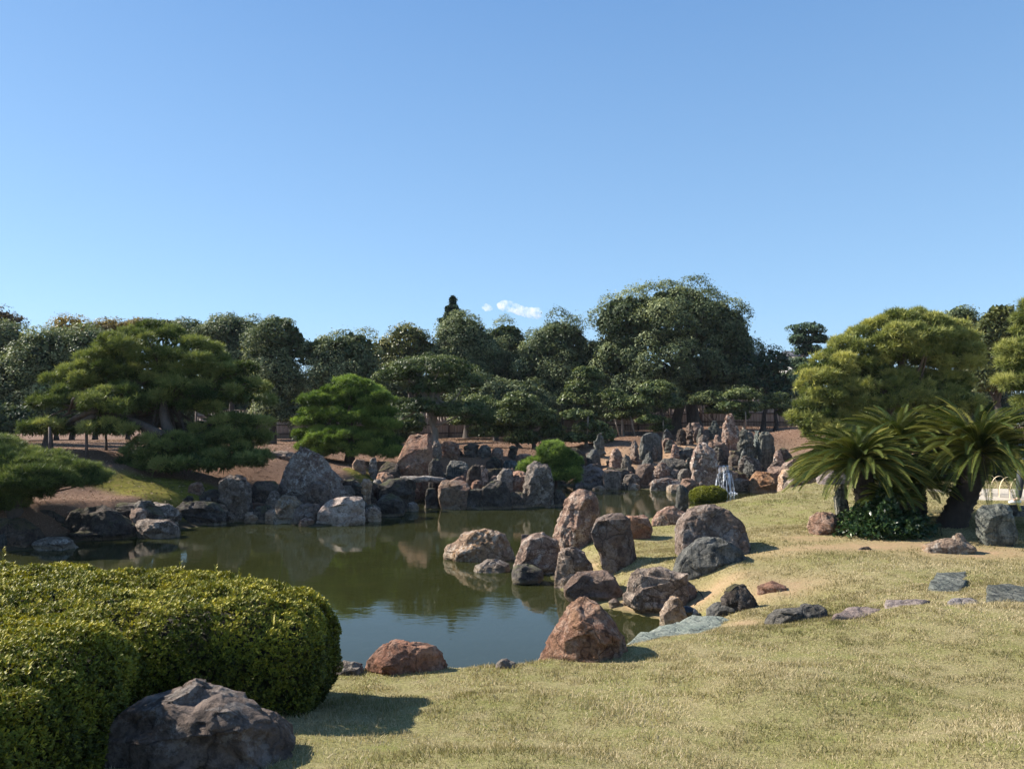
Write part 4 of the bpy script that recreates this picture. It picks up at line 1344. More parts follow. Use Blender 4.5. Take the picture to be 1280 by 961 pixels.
tree('autumn_tree', 'reddish bare tipped tree top at the far left', 46, [(5, 402, 24, 14), (-5, 412, 28, 14)], 3, 'rust', cr=.5, size=.13, density=26, trunk_r=.12, seed=11, irregular=.35, **K)
tree('ginkgo_tree', 'feathery golden tree top behind the silvery leaved trees', 60, [(88, 408, 22, 14), (100, 415, 22, 12), (75, 415, 16, 10)], 90, 'autumn', cr=.55, size=.13, density=20, trunk_r=.14, seed=12, irregular=.4, **K)
tree('autumn_tree', 'long pale golden tree line peeping over the large left pine', 62, [(140, 413, 30, 11), (180, 410, 30, 9), (215, 412, 26, 10)], 160, 'autumn', cr=.6, size=.15, density=28, trunk_r=.14, seed=13, tbase=.2, **K)
tree('broadleaf_tree', 'dark ragged tree top right behind the large left pine', 58, [(240, 414, 30, 12), (205, 408, 20, 7)], 240, 'broad', cr=.6, size=.15, density=30, trunk_r=.14, seed=14, irregular=.3, **K)
# pointed conifer
tree('conifer_tree', 'pointed dark blue green conifer rising above the tree line', 56, [(566, 378, 3.5, 8), (565, 387, 9, 6), (568, 394, 13, 5), (563, 401, 16, 5), (567, 410, 18, 7), (568, 421, 19, 8), (566, 435, 23, 14)], 566, 'conifer', cr=.26, size=.12, density=95, trunk_r=.2, seed=15, flat=.6, trunk_top=(566, 378), **K)
tree('broadleaf_tree', 'thin dark twin trunk tree right of the huge round crowned tree', 45, [(965, 455, 24, 18), (950, 475, 24, 22), (975, 485, 18, 20), (940, 460, 18, 22)], 953, 'conifer', cr=.5, size=.13, density=30, trunk_r=.16, seed=16, twotrunk=970, back=.4, irregular=.25, **K)
tree('pine_tree', 'airy flat topped pine with visible bare limbs against the sky', 52, [(1010, 412, 22, 9), (1000, 425, 15, 8), (1022, 424, 14, 8), (1010, 438, 18, 8), (1002, 455, 18, 9), (1015, 468, 20, 12), (995, 480, 18, 14)], 1000, 'conifer', cr=.5, size=.14, density=48, trunk_r=.18, seed=17, bark='bark_pale', nb=14, flat=.5, tbase=.7, inner=.1, **K)
tree('broadleaf_tree', 'dark tree with rounded top behind the large yellow green pine', 38, [(1197, 405, 24, 20), (1215, 430, 30, 30), (1190, 440, 30, 40), (1225, 470, 35, 40)], 1210, 'broad', cr=.6, size=.125, density=72, trunk_r=.2, seed=18, **K)
tree('broadleaf_tree', 'dark tree at the right behind the pine at the edge', 34, [(1252, 400, 22, 18), (1240, 425, 30, 25), (1270, 430, 30, 35), (1250, 470, 40, 40)], 1250, 'broad2', cr=.55, size=.14, density=45, trunk_r=.2, seed=19, tbase=.25, **K)
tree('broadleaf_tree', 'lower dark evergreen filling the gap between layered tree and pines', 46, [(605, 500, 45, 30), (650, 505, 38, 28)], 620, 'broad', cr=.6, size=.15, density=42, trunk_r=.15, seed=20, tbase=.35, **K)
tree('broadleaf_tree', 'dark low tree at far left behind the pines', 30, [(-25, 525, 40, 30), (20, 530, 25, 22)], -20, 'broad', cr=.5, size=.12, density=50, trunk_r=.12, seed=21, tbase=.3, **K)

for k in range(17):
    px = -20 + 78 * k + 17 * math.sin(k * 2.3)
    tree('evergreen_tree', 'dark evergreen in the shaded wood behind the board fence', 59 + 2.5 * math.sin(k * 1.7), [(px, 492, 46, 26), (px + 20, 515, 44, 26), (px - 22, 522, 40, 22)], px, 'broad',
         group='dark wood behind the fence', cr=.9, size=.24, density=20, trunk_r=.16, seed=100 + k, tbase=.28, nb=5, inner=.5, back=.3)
# layered fine leaved tree
tree('layered_tree', 'wide flat layered tree with a pale leaning trunk behind the tall red boulder', 33, [(540, 460, 58, 16), (500, 470, 32, 14), (575, 478, 34, 16), (515, 510, 38, 14, -.5), (575, 515, 42, 14), (600, 525, 22, 10), (540, 485, 35, 16), (505, 535, 26, 10)], 542,
     'shrub', cr=.36, size=.07, density=110, trunk_r=.2, seed=30, bark='bark_pale', nb=26, flat=.5, tbase=.38, inner=.2, trunk_top=(540, 470), low=-.3)

# pruned garden pines
PN = dict(kind='needle', foliage='crown', bark='bark_pine')
def left_limbs(mb, base):
    for pts, r in (([(120, 512), (95, 522), (80, 533), (66, 540)], .10), ([(118, 520), (98, 528), (85, 534), (70, 541)], .07), ([(205, 545), (170, 528), (140, 520), (112, 515)], .14), ([(100, 500), (90, 510), (80, 512), (62, 520)], .04), ([(92, 498), (86, 515), (76, 522)], .04),
                   ([(215, 560), (212, 545), (205, 520), (200, 480)], .2)):
        P = np.array([at(x, y, 21.5 + .3 * i) for i, (x, y) in enumerate(pts)])
        q = np.linspace(0, len(P) - 1, 12)
        P = np.stack([np.interp(q, range(len(P)), P[:, j]) for j in range(3)], -1)
        mb.tube(P, r * np.linspace(1, .5, 12), 8, .1)
tree('pine_tree', 'enormous spreading dome shaped pine on the left bank', 23, [(190, 440, 62, 36), (165, 468, 52, 26), (200, 478, 50, 28), (245, 455, 50, 40), (140, 455, 38, 32), (290, 490, 42, 42), (230, 500, 60, 45), (110, 475, 40, 22), (75, 500, 34, 16, -.8), (150, 505, 40, 30, -1), (60, 535, 40, 12, -1), (140, 535, 34, 16, -1.2), (215, 562, 48, 22, -1), (285, 545, 48, 36), (300, 572, 34, 20, -.5), (245, 580, 44, 16, -1.2), (175, 578, 26, 12, -1.2)],
     213, 'pine', cr=.37, size=.17, density=100, trunk_r=.27, seed=40, nb=60, flat=.5, inner=.12, extra=left_limbs, trunk_top=(208, 450), spacing=1.12, low=-.25, tvar=.2, tbase=.46, needles=9, nwidth=.022, **PN)
tree('pine_tree', 'small spreading pine leaning over the water at the left edge', 16.6, [(40, 585, 62, 20), (90, 597, 44, 18), (-10, 570, 50, 24), (20, 612, 46, 15), (-15, 628, 40, 16), (40, 598, 50, 18, -.6)], 22,
     'pine', cr=.24, size=.12, density=240, trunk_r=.11, seed=41, nb=14, flat=.6, tbase=.36, tvar=.12, needles=10, nwidth=.010, low=-.3, **PN)
tree('pine_tree', 'bright green cloud pruned pine in the centre left', 28.5, [(440, 484, 32, 13), (410, 500, 30, 12), (460, 498, 34, 13), (390, 522, 22, 14), (435, 520, 45, 18), (475, 525, 26, 18), (430, 548, 52, 18), (430, 560, 46, 13), (475, 562, 26, 10), (398, 556, 26, 12), (385, 545, 20, 10), (478, 550, 22, 14)], 438,
     'pine_bright', cr=.36, size=.14, density=130, trunk_r=.15, seed=42, nb=24, flat=.5, inner=.14, tbase=.5, tvar=.14, spacing=1.05, needles=10, nwidth=.015, **PN)
tree('pine_bush', 'low bright green bushy pine on the far shore behind the twin peaked boulder', 29.5, [(692, 568, 24, 16), (672, 583, 22, 11), (700, 590, 22, 18), (655, 592, 12, 7), (712, 578, 12, 12)], 695,
     'pine_bright', cat='pine', cr=.28, size=.12, density=170, trunk_r=.08, seed=43, nb=10, flat=.7, tbase=.5, tvar=.12, needles=9, nwidth=.016, **PN)
tree('pine_tree', 'large yellow green domed pine on the right', 24, [(1130, 430, 70, 40), (1080, 450, 45, 40), (1175, 440, 45, 42), (1035, 480, 35, 40), (1100, 490, 60, 40), (1160, 495, 50, 35), (1020, 520, 26, 26), (1190, 500, 30, 35), (1035, 530, 32, 26), (1070, 540, 36, 22)], 1130,
     'pine_yellow', cr=.37, size=.17, density=95, trunk_r=.25, seed=44, nb=24, flat=.6, inner=.16, tbase=.46, tvar=.2, needles=9, nwidth=.024, spacing=1.02, **PN)
tree('pine_tree', 'yellow green tiered pine cut by the right edge of the photo', 17, [(1290, 400, 20, 28), (1285, 435, 30, 12), (1275, 455, 22, 8), (1275, 478, 28, 12), (1300, 470, 30, 20), (1290, 500, 24, 9)], 1310,
     'pine_yellow', cr=.28, size=.14, density=190, trunk_r=.15, seed=45, nb=10, flat=.6, tbase=.5, needles=9, nwidth=.012, **PN)
tree('pine_bush', 'small bright pine drooping over the rocks left of the cycads', 22.5, [(1010, 590, 18, 11), (1035, 582, 18, 9), (1022, 575, 16, 8), (1052, 588, 14, 12)], 1050,
     'pine_yellow', cat='pine', cr=.2, size=.11, density=220, trunk_r=.05, seed=46, nb=10, flat=.7, tbase=.45, needles=8, nwidth=.012, **PN)

# pruned evergreens in front of the fence
EV = 'pruned evergreen trees in front of the fence'
def stakes(L):
    def f(t_, Yd):
        for a_, b_ in L:
            mb = MB()
            mb.tube([at(a_[0], a_[1], Yd - .4), at(b_[0], b_[1], Yd - .3)], .035, 6)
            o = mb.build('support_pole', M['prop'], t_)
    return f
ev = [
 ('pruned_tree', 'pruned evergreen on two pale forked stems in front of the brown plain', 38, [(598, 510, 26, 16), (580, 525, 18, 14), (620, 520, 24, 18), (648, 530, 22, 22), (610, 540, 28, 12)], 650, 'bark_pale', [], 51),
 ('pruned_tree', 'dense low dark pruned evergreen above the bright green bush', 37, [(650, 505, 26, 14), (640, 525, 26, 16), (675, 525, 22, 18), (655, 548, 22, 14), (690, 540, 16, 14)], 668, 'bark', [], 52),
 ('pruned_tree', 'upright tiered dark pruned tree with yellowish tips', 41, [(735, 468, 18, 10), (728, 485, 22, 12), (740, 500, 24, 14), (715, 500, 14, 12), (735, 520, 24, 10)], 735, 'bark', [], 53),
 ('pruned_tree', 'lower tiered tree standing left of three pale support poles', 37, [(722, 520, 20, 8), (740, 533, 22, 8), (725, 548, 24, 9), (752, 545, 18, 9)], 733, 'bark_pale', [((735, 520), (734, 556))], 54),
 ('pruned_tree', 'slender tree held by three pale leaning support poles', 40, [(780, 505, 24, 12), (765, 495, 16, 9), (795, 515, 20, 9), (775, 520, 20, 7)], 778, 'bark_pale', [((767, 518), (775, 548)), ((777, 515), (778, 555)), ((788, 520), (796, 554))], 55),
 ('pruned_tree', 'light green tiered tree below the huge round crowned tree', 38, [(822, 488, 26, 12), (805, 503, 20, 10), (838, 505, 18, 12), (815, 525, 20, 6), (828, 535, 14, 5)], 832, 'bark', [((829, 525), (829, 555))], 56),
 ('pruned_tree', 'small pale green round headed tree near the mound crest', 40, [(928, 495, 22, 10), (915, 508, 16, 8), (938, 510, 16, 9), (925, 520, 14, 6)], 930, 'bark_pale', [((932, 515), (932, 535))], 57),
 ('pruned_tree', 'tiny tiered tree beside the dark pointed mound rock', 37, [(760, 560, 16, 6), (750, 552, 10, 5), (757, 570, 12, 4)], 757, 'bark_pale', [], 58),
 ('pruned_tree', 'dark shaded tree between fence and mound crest', 43, [(885, 500, 24, 12), (900, 512, 20, 10), (970, 505, 20, 16), (985, 515, 14, 10)], 895, 'bark', [], 59),
]
for (nm, lb, Yd, lob, bp, bk, st, sd_) in ev:
    t_ = tree(nm, lb, Yd, lob, bp, 'shrub', group=EV, cr=.33, size=.10, density=75, trunk_r=.09, seed=sd_, bark=bk, nb=14, flat=.55, tbase=.5, inner=.25, low=-.3)
    stakes(st)(t_, Yd)
tree('pruned_tree', 'dark low shrub in the gap under the layered tree', 38, [(510, 528, 24, 14), (490, 545, 22, 12)], 500, 'broad', group=EV, cr=.33, size=.1, density=70, trunk_r=.07, seed=60, tbase=.35)

# azalea mound by the waterfall pool
def bush(name, label, cat, c, r, mat, size, n, seed, p=2.6, group=None, shoots=0, top_bias=0.0, inner=True):
    """clipped evergreen: superellipsoid shell of shoots, each a small rosette of leaves"""
    rg = np.random.default_rng(seed)
    u = unit(rg, int(n * 7))
    s = (np.abs(u) ** p).sum(1) ** (-1 / p)
    P = u * s[:, None]
    n0 = np.sign(P) * np.abs(P) ** (p - 1)
    n0 /= np.linalg.norm(n0, axis=1)[:, None]
    wgt = s ** 2 / np.clip((n0 * u).sum(1), .05, 1) * np.linalg.norm(n0 / r, axis=1) * np.prod(r)
    sel = rg.uniform(size=len(wgt)) < wgt / np.quantile(wgt, .985)
    if sel.sum() > int(n * 1.25):
        sel = np.nonzero(sel)[0][:int(n * 1.25)]
    u, s, P = u[sel], s[sel], P[sel]
    nn = np.sign(P) * np.abs(P) ** (p - 1) / r
    nn /= np.linalg.norm(nn, axis=1)[:, None]
    ok = P[:, 2] > -0.98
    P, nn = P[ok][:n], nn[ok][:n]
    Pw = P * r
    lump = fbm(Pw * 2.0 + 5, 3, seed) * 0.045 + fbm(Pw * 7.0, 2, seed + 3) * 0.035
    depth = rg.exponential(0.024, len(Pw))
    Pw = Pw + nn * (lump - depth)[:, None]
    k = 6
    n2 = len(Pw)
    dirn = nn + 0.5 * np.array([0, 0, 1]) + 0.35 * rg.normal(size=(n2, 3))
    dirn /= np.linalg.norm(dirn, axis=1)[:, None]
    D2 = np.repeat(dirn, k, 0)
    P2 = np.repeat(Pw, k, 0)
    T_, B_ = basis(D2, rg)
    ld = T_ * 1.0 + D2 * rg.uniform(0.2, 1.3, (len(D2), 1))
    ld /= np.linalg.norm(ld, axis=1)[:, None]
    side = np.cross(ld, D2)
    side /= np.linalg.norm(side, axis=1)[:, None] + 1e-9
    L_ = size * rg.uniform(.7, 1.3, (len(D2), 1))
    base = P2 + D2 * rg.uniform(-.5, .3, (len(D2), 1)) * size * .6
    V = np.empty((len(D2), 4, 3))
    V[:, 0] = base
    V[:, 1] = base + ld * L_ * .55 + side * L_ * .2
    V[:, 2] = base + ld * L_
    V[:, 3] = base + ld * L_ * .55 - side * L_ * .2
    tint = 0.50 - depth * 7 + rg.normal(0, .12, n2) + .2 * fbm(Pw * 5, 2, 9) + 0.40 * nn[:, 2] - 0.22  # lighter on top: fresh growth, plus shade of the sides put into the tint
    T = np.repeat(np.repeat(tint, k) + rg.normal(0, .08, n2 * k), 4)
    V = V.reshape(-1, 3)
    Fq = np.arange(len(V)).reshape(-1, 4)
    if shoots:
        # longer shoots sticking out of the clipped top
        si = rg.choice(np.nonzero(nn[:, 2] > .5)[0], shoots)
        sv = []
        for i in si:
            h_ = rg.uniform(.04, .13)
            dz = np.array([rg.normal(0, .15), rg.normal(0, .15), 1.0])
            for q in np.linspace(0, 1, 9):
                for a_ in range(3):
                    b0 = Pw[i] + dz * h_ * q
                    an = rg.uniform(0, 6.28)
                    l_ = np.array([math.cos(an), math.sin(an), .9]) * size * .8
                    sd2 = np.array([-math.sin(an), math.cos(an), 0]) * size * .22
                    sv += [b0, b0 + l_ * .5 + sd2, b0 + l_, b0 + l_ * .5 - sd2]
        sv = np.array(sv)
        Fq = np.vstack([Fq, np.arange(len(sv)).reshape(-1, 4) + len(V)])
        V = np.vstack([V, sv])
        T = np.concatenate([T, np.full(len(sv), .75)])
    t_ = thing(name, label, cat, (c[0], c[1], c[2] - r[2]), group)
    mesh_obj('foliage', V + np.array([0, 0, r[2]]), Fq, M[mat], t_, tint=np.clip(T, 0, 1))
    # twiggy core
    m1, m2 = 60, 34
    th = np.linspace(0, 2 * math.pi, m1, endpoint=False)
    ph = np.linspace(-math.pi / 2, math.pi / 2, m2)
    U = np.stack([np.cos(ph)[:, None] * np.cos(th)[None], np.cos(ph)[:, None] * np.sin(th)[None], np.repeat(np.sin(ph)[:, None], m1, 1)], -1).reshape(-1, 3)
    s = (np.abs(U) ** p + 1e-9).sum(1) ** (-1 / p)
    C_ = U * s[:, None] * (r - min(.19, .25 * r.min()))
    C_ += U * (0.05 * fbm(C_ * 9, 3, 2))[:, None]
    i = np.arange(m2 - 1)[:, None] * m1
    j = np.arange(m1)[None]
    j2 = (j + 1) % m1
    Qc = np.stack([i + j, i + j2, i + m1 + j2, i + m1 + j], -1).reshape(-1, 4)
    mesh_obj('twigs', C_ + np.array([0, 0, r[2]]), Qc, M['twig'], t_)
    return t_


az = at(886, 625, 25.5)
bush('azalea_bush', 'low rounded yellow green azalea beside the pond before the waterfall', 'shrub', np.array([az[0], 25.5, .20]), np.array([.62, .5, .34]), 'azalea', .045, 6000, 71, p=2.3)

# --- near hedges
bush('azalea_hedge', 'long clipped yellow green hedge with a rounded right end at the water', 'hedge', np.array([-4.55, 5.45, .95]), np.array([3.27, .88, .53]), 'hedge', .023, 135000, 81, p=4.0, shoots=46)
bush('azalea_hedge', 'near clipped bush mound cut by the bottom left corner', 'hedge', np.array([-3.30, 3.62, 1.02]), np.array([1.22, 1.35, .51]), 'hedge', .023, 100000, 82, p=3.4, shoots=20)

# ------------------------------------------------------------------ cycads
def frond(base, az, el0, L, rg, droop, width):
    n = 26
    s = np.linspace(0, 1, n)
    el = el0 - droop * s ** 1.35
    ds = L / (n - 1)
    dr = np.cos(el) * ds
    dz = np.sin(el) * ds
    r_ = np.concatenate([[0], np.cumsum(dr[:-1])])
    z_ = np.concatenate([[0], np.cumsum(dz[:-1])])
    hd = np.array([math.cos(az), math.sin(az), 0])
    P = base + r_[:, None] * hd + z_[:, None] * np.array([0, 0, 1])
    T_ = np.cos(el)[:, None] * hd + np.sin(el)[:, None] * np.array([0, 0, 1])
    S_ = np.array([-math.sin(az), math.cos(az), 0])
    N_ = np.cross(T_, np.repeat(S_[None], n, 0))
    N_ = N_ * np.sign((N_[:, 2] + 1e-6))[:, None] if el0 > 0 else N_
    N_ = np.stack([-np.sin(el)[:, None] * hd + np.cos(el)[:, None] * np.array([0, 0, 1])])[0]
    k = int(74 + 28 * L)
    q = np.linspace(0.10, 0.995, k)
    Pk = np.stack([np.interp(q, s, P[:, j]) for j in range(3)], -1)
    Tk = np.stack([np.interp(q, s, T_[:, j]) for j in range(3)], -1)
    Nk = np.stack([np.interp(q, s, N_[:, j]) for j in range(3)], -1)
    ll = width * np.clip(np.sin(np.pi * q ** 0.75), 0.12, 1) ** 0.6
    V, tint = [], []
    for sg in (-1, 1):
        D_ = sg * S_[None] * 0.74 + Tk * 0.42 + Nk * 0.56 + rg.normal(0, .04, (k, 3))
        D_ /= np.linalg.norm(D_, axis=1)[:, None]
        tip = Pk + D_ * ll[:, None] - Nk * ll[:, None] * .12
        mid = Pk + D_ * ll[:, None] * .55
        w_ = .0056
        V.append(np.stack([Pk - Tk * w_ * .7, mid - Tk * w_, tip, mid + Tk * w_], 1))
    V = np.vstack(V)
    # rachis as a thin ribbon cross
    R1 = np.stack([P[:-1] - S_ * .006, P[:-1] + S_ * .006, P[1:] + S_ * .004, P[1:] - S_ * .004], 1)
    R2 = np.stack([P[:-1] - N_[:-1] * .008, P[:-1] + N_[:-1] * .004, P[1:] + N_[1:] * .004, P[1:] - N_[1:] * .006], 1)
    nv = len(V)
    V = np.vstack([V, R1, R2])
    t0 = rg.normal(.42, .2)
    t_ = np.concatenate([np.full(nv, t0) + rg.normal(0, .06, nv), np.full(len(R1) + len(R2), .95)])
    return V.reshape(-1, 3), np.repeat(t_, 4)


def cycad(label, trunks, seed):
    """trunks: list of (base_px, base_y, top_px, top_y, Y, radius, frond_length, n_fronds)"""
    rg = np.random.default_rng(seed)
    b0 = at(trunks[0][0], trunks[0][1], trunks[0][4])
    b0[2] = float(H(b0[0], b0[1])[0])
    t_ = thing('cycad', label, 'cycad', b0, None)
    for (bx, by, tx, ty, Yd, r_, L, nf) in trunks:
        a_ = at(bx, by, Yd)
        c_ = at(tx, ty, Yd)
        q = np.linspace(0, 1, 40)[:, None]
        mid = (a_ + c_) / 2 + np.array([(c_[0] - a_[0]) * .22, 0, -(0.0)])
        P = (1 - q) ** 2 * (a_ - [0, 0, .25]) + 2 * q * (1 - q) * mid + q * q * c_
        mb = MB()
        rr = r_ * (1.12 - .18 * q[:, 0]) * (1 + .07 * np.sin(np.arange(40) * 2.4))
        mb.tube(P, rr, 22, .16, seed)
        # persistent leaf bases
        Tn = np.gradient(P, axis=0)
        Tn /= np.linalg.norm(Tn, axis=1)[:, None]
        for i in range(300):
            s_ = rg.uniform(.05, 1)
            k = int(s_ * 39)
            an = i * 2.39996
            e1 = np.cross(Tn[k], [0, 1, 0.2])
            e1 /= np.linalg.norm(e1)
            e2 = np.cross(Tn[k], e1)
            o_ = e1 * math.cos(an) + e2 * math.sin(an)
            sd2 = np.cross(o_, Tn[k])
            p0 = P[k] + o_ * rr[k] * .9
            tp = p0 + o_ * .045 + Tn[k] * .045
            w_ = .026
            mb.add([p0 - sd2 * w_, p0 + sd2 * w_, tp + sd2 * w_ * .5, tp - sd2 * w_ * .5, p0 + Tn[k] * .05, ], [[0, 1, 2, 3]], [[3, 2, 4]])
        mb.build('trunk', M['cycad_trunk'], t_)
        Vs, Ts = [], []
        for i in range(nf):
            f_ = (i + .5) / nf
            el0 = rad(80 - 88 * f_ ** 0.6) + rg.normal(0, .08)
            az_ = i * 2.39996 + rg.normal(0, .12)
            V, tt = frond(c_ + rg.normal(0, .03, 3), az_, el0, L * rg.uniform(.88, 1.06) * (0.62 + .38 * f_ ** .6), rg, rg.uniform(.8, 1.15) * (1.04 - .22 * f_), .115 + .018 * L)
            Vs.append(V)
            Ts.append(tt)
        V = np.vstack(Vs)
        mesh_obj('crown', V - b0, np.arange(len(V)).reshape(-1, 4), M['cycad'], t_, tint=np.clip(np.concatenate(Ts), 0, 1))
    return t_


cycad('right cycad with a thick leaning trunk and the widest crown', [(1172, 668, 1224, 566, 13.0, .20, 1.75, 175)], 3)
cycad('left cycad clump with several dark trunks and a low arching crown', [(1098, 662, 1074, 580, 12.9, .17, 1.32, 140), (1122, 660, 1124, 556, 13.9, .16, 1.5, 110), (1112, 664, 1112, 622, 12.6, .12, .62, 34), (1150, 662, 1146, 606, 13.3, .13, .85, 44)], 4)

# glossy undergrowth
def undergrowth():
    rg = np.random.default_rng(9)
    n = 9000
    c = G(1105, 668, .83)
    x = c[0] + rg.normal(0, .30, n) - .02
    y = c[1] + rg.normal(0, .28, n) - .1
    h_ = .52 * np.exp(-((x - c[0]) / .75) ** 2) * np.exp(-((y - c[1]) / .55) ** 2)
    h_ = h_ * 1.1
    kp = h_ > .16
    x, y, h_ = x[kp], y[kp], h_[kp]
    n = len(x)
    h_ = h_ * (1 + .5 * fbm(np.stack([x * 5, y * 5, x * 0], -1), 2, 8))
    z = H(x, y) + rg.uniform(0, 1, n) ** .7 * h_
    P = np.stack([x, y, z], -1)
    V, Fq = leaf_quads(P, np.repeat([[0, -.5, .9]], n, 0), .085, rg, .38, .8)
    b0 = np.array([c[0], c[1], .83])
    t_ = thing('low_shrub', 'dark glossy leaved low shrub at the foot of the left cycad clump', 'shrub', b0)
    mesh_obj('foliage', V - b0, Fq, M['gloss'], t_, tint=np.clip(np.repeat(.4 + rg.normal(0, .25, n), 4), 0, 1))
    mb = MB()
    for k in range(40):
        a_ = np.array([c[0] + rg.normal(0, .35), c[1] + rg.normal(0, .2), .78])
        mb.tube([a_, a_ + [rg.normal(0, .08), rg.normal(0, .08), .3]], [.008, .004], 5)
    tag(mb.build('stems', M['twig'], t_), None, None, kind='stuff')
undergrowth()

# ------------------------------------------------------------------ grass
def grass():
    rg = np.random.default_rng(12)
    Ps, Hs = [], []
    for (n, y0, y1, hmin, hmax) in ((230000, 2.6, 8.9, .010, .030), (270000, 7.5, 14, .014, .03), (240000, 12.5, 24, .016, .03)):
        y = np.sqrt(rg.uniform(y0 ** 2, y1 ** 2, n))
        x = y * rg.uniform(-.52, .74, n)
        Ps.append(np.stack([x, y], -1))
        Hs.append(rg.uniform(hmin, hmax, n))
    P = np.vstack(Ps)
    hh_ = np.concatenate(Hs)
    x, y = P[:, 0], P[:, 1]
    ok = (pond_sd(x, y) > .12) & (lawn_mask(x, y) > .5)
    br = spots(x, y, BARE)
    ok &= rg.uniform(size=len(x)) > br * 1.1
    ok &= ~((x > 10.2) & (y > 16.5) & (y < 19.3))
    x, y, hh_ = x[ok], y[ok], hh_[ok]
    z = H(x, y)
    pat = fbm(np.stack([x, y, x * 0], -1) * 1.1, 3, 33)
    pat2 = fbm(np.stack([x, y, x * 0], -1) * 6, 2, 34)
    hh_ = hh_ * (1 + .6 * pat2)
    gsp = spots(x, y, [(*gp(1060, 690, .75), 1.3, .5), (*gp(1085, 665, .8), .8, .4), (*gp(870, 745, .5), .5, .4), (*gp(930, 880, .9), .5, .4), (*gp(640, 930, .9), .4, .3)])
    n = len(x)
    b0 = np.stack([x, y, z - .004], -1)
    an = rg.uniform(0, 6.283, n)
    wd = np.clip(.0015 + y * .00036, 0, .012)
    sd_ = np.stack([np.cos(an), np.sin(an), an * 0], -1) * wd[:, None]
    ln = rg.normal(0, .5, (n, 2)) * hh_[:, None]
    tip = b0 + np.c_[ln, hh_]
    V = np.stack([b0 - sd_, b0 + sd_, tip], 1).reshape(-1, 3)
    tint = np.clip(.60 - .34 * pat - .22 * pat2 - .35 * gsp + rg.normal(0, .24, n), 0, 1)
    o = mesh_obj('grass', V, np.arange(3 * n).reshape(-1, 3), M['grass'], tint=np.repeat(tint, 3))
    tag(o, 'dry straw and green mown grass of the lawn', 'grass', kind='stuff')
grass()

def litter():
    rg = np.random.default_rng(21)
    n = 120000
    y = np.sqrt(rg.uniform(13 ** 2, 50 ** 2, n))
    x = y * rg.uniform(-.72, .62, n)
    ok = (pond_sd(x, y) > .15) & (lawn_mask(x, y) < .5)
    x, y = x[ok], y[ok]
    z = H(x, y)
    P = np.stack([x, y, z + .012], -1)
    sz = .03 + y * .0011
    V, Fq = leaf_quads(P, np.repeat([[0, 0, 1.0]], len(x), 0), sz, rg, .45, .35)
    tint = np.clip(rg.uniform(0, 1, len(x)), 0, 1)
    tag(mesh_obj('leaf_litter', V, Fq, M['litter'], tint=np.repeat(tint, 4)), 'fallen brown needles and leaves strewn over the bare soil', 'leaf litter', kind='stuff')
M['litter'] = foliage_mat('dry_litter', (0.07, 0.04, 0.025), (0.25, 0.155, 0.10), (0.48, 0.36, 0.27), 0.8, 0.1, 0.1)
litter()

# ------------------------------------------------------------------ waterfall
def waterfall():
    Yd = 29.6
    mb_rock = rock('dark wet stepped rock the waterfall runs over', 'dark', [(583, 899, 915), (588, 896, 922), (592, 892, 932), (604, 889, 936), (620, 886, 938)], .7, Y=Yd + .5, sq=3, lump=.05, group=MS)
    t_ = thing('waterfall', 'small white waterfall dropping over dark rock into the pond', 'waterfall', (at(905, 617, Yd)[0], Yd, 0))
    b0 = np.array(t_.location)
    rg = np.random.default_rng(4)
    # lower fan
    def sheet(name, x0, x1, y0, y1, ya, yb, flare, n=40):
        V = []
        for i in range(14):
            s_ = i / 13
            for j in range(n):
                q = j / (n - 1)
                cx = (x0 + x1) / 2
                px = cx + (q - .5) * (x1 - x0) * (1 + flare * s_ ** .6)
                py = y0 + (y1 - y0) * s_ ** 1.25
                Yq = ya + (yb - ya) * s_ ** .5 + .10 * math.cos(q * 6.28) * s_ + .05 * math.sin(j * 1.7)
                V.append(at(px, py, Yq))
        V = np.array(V) - b0
        Qd = [[i * n + j, i * n + j + 1, (i + 1) * n + j + 1, (i + 1) * n + j] for i in range(13) for j in range(n - 1)]
        return mesh_obj(name, V, [np.array(Qd)], M['fall'], t_, smooth=True)
    sheet('upper_fall', 899, 911, 581.5, 590, 29.3, 29.1, .2)
    sheet('lower_fall', 898, 913, 590.5, 616, 29.15, 28.7, .75)
    mb = MB()
    for k in range(160):
        px = rg.uniform(889, 922)
        c_ = at(px, 616.5 + rg.normal(0, .7), 28.7 + rg.uniform(-.2, .1))
        r_ = rg.uniform(.01, .035)
        mb.add(c_ + r_ * np.array([[1, 0, 0], [-1, 0, 0], [0, 1, 0], [0, -1, 0], [0, 0, 1], [0, 0, -1]]), None, [[0, 2, 4], [2, 1, 4], [1, 3, 4], [3, 0, 4], [2, 0, 5], [1, 2, 5], [3, 1, 5], [0, 3, 5]])
    tag(mb.build('foam', plain('foam', (.8, .82, .84), .5, 0, .05), t_), None, None, kind='stuff')
waterfall()

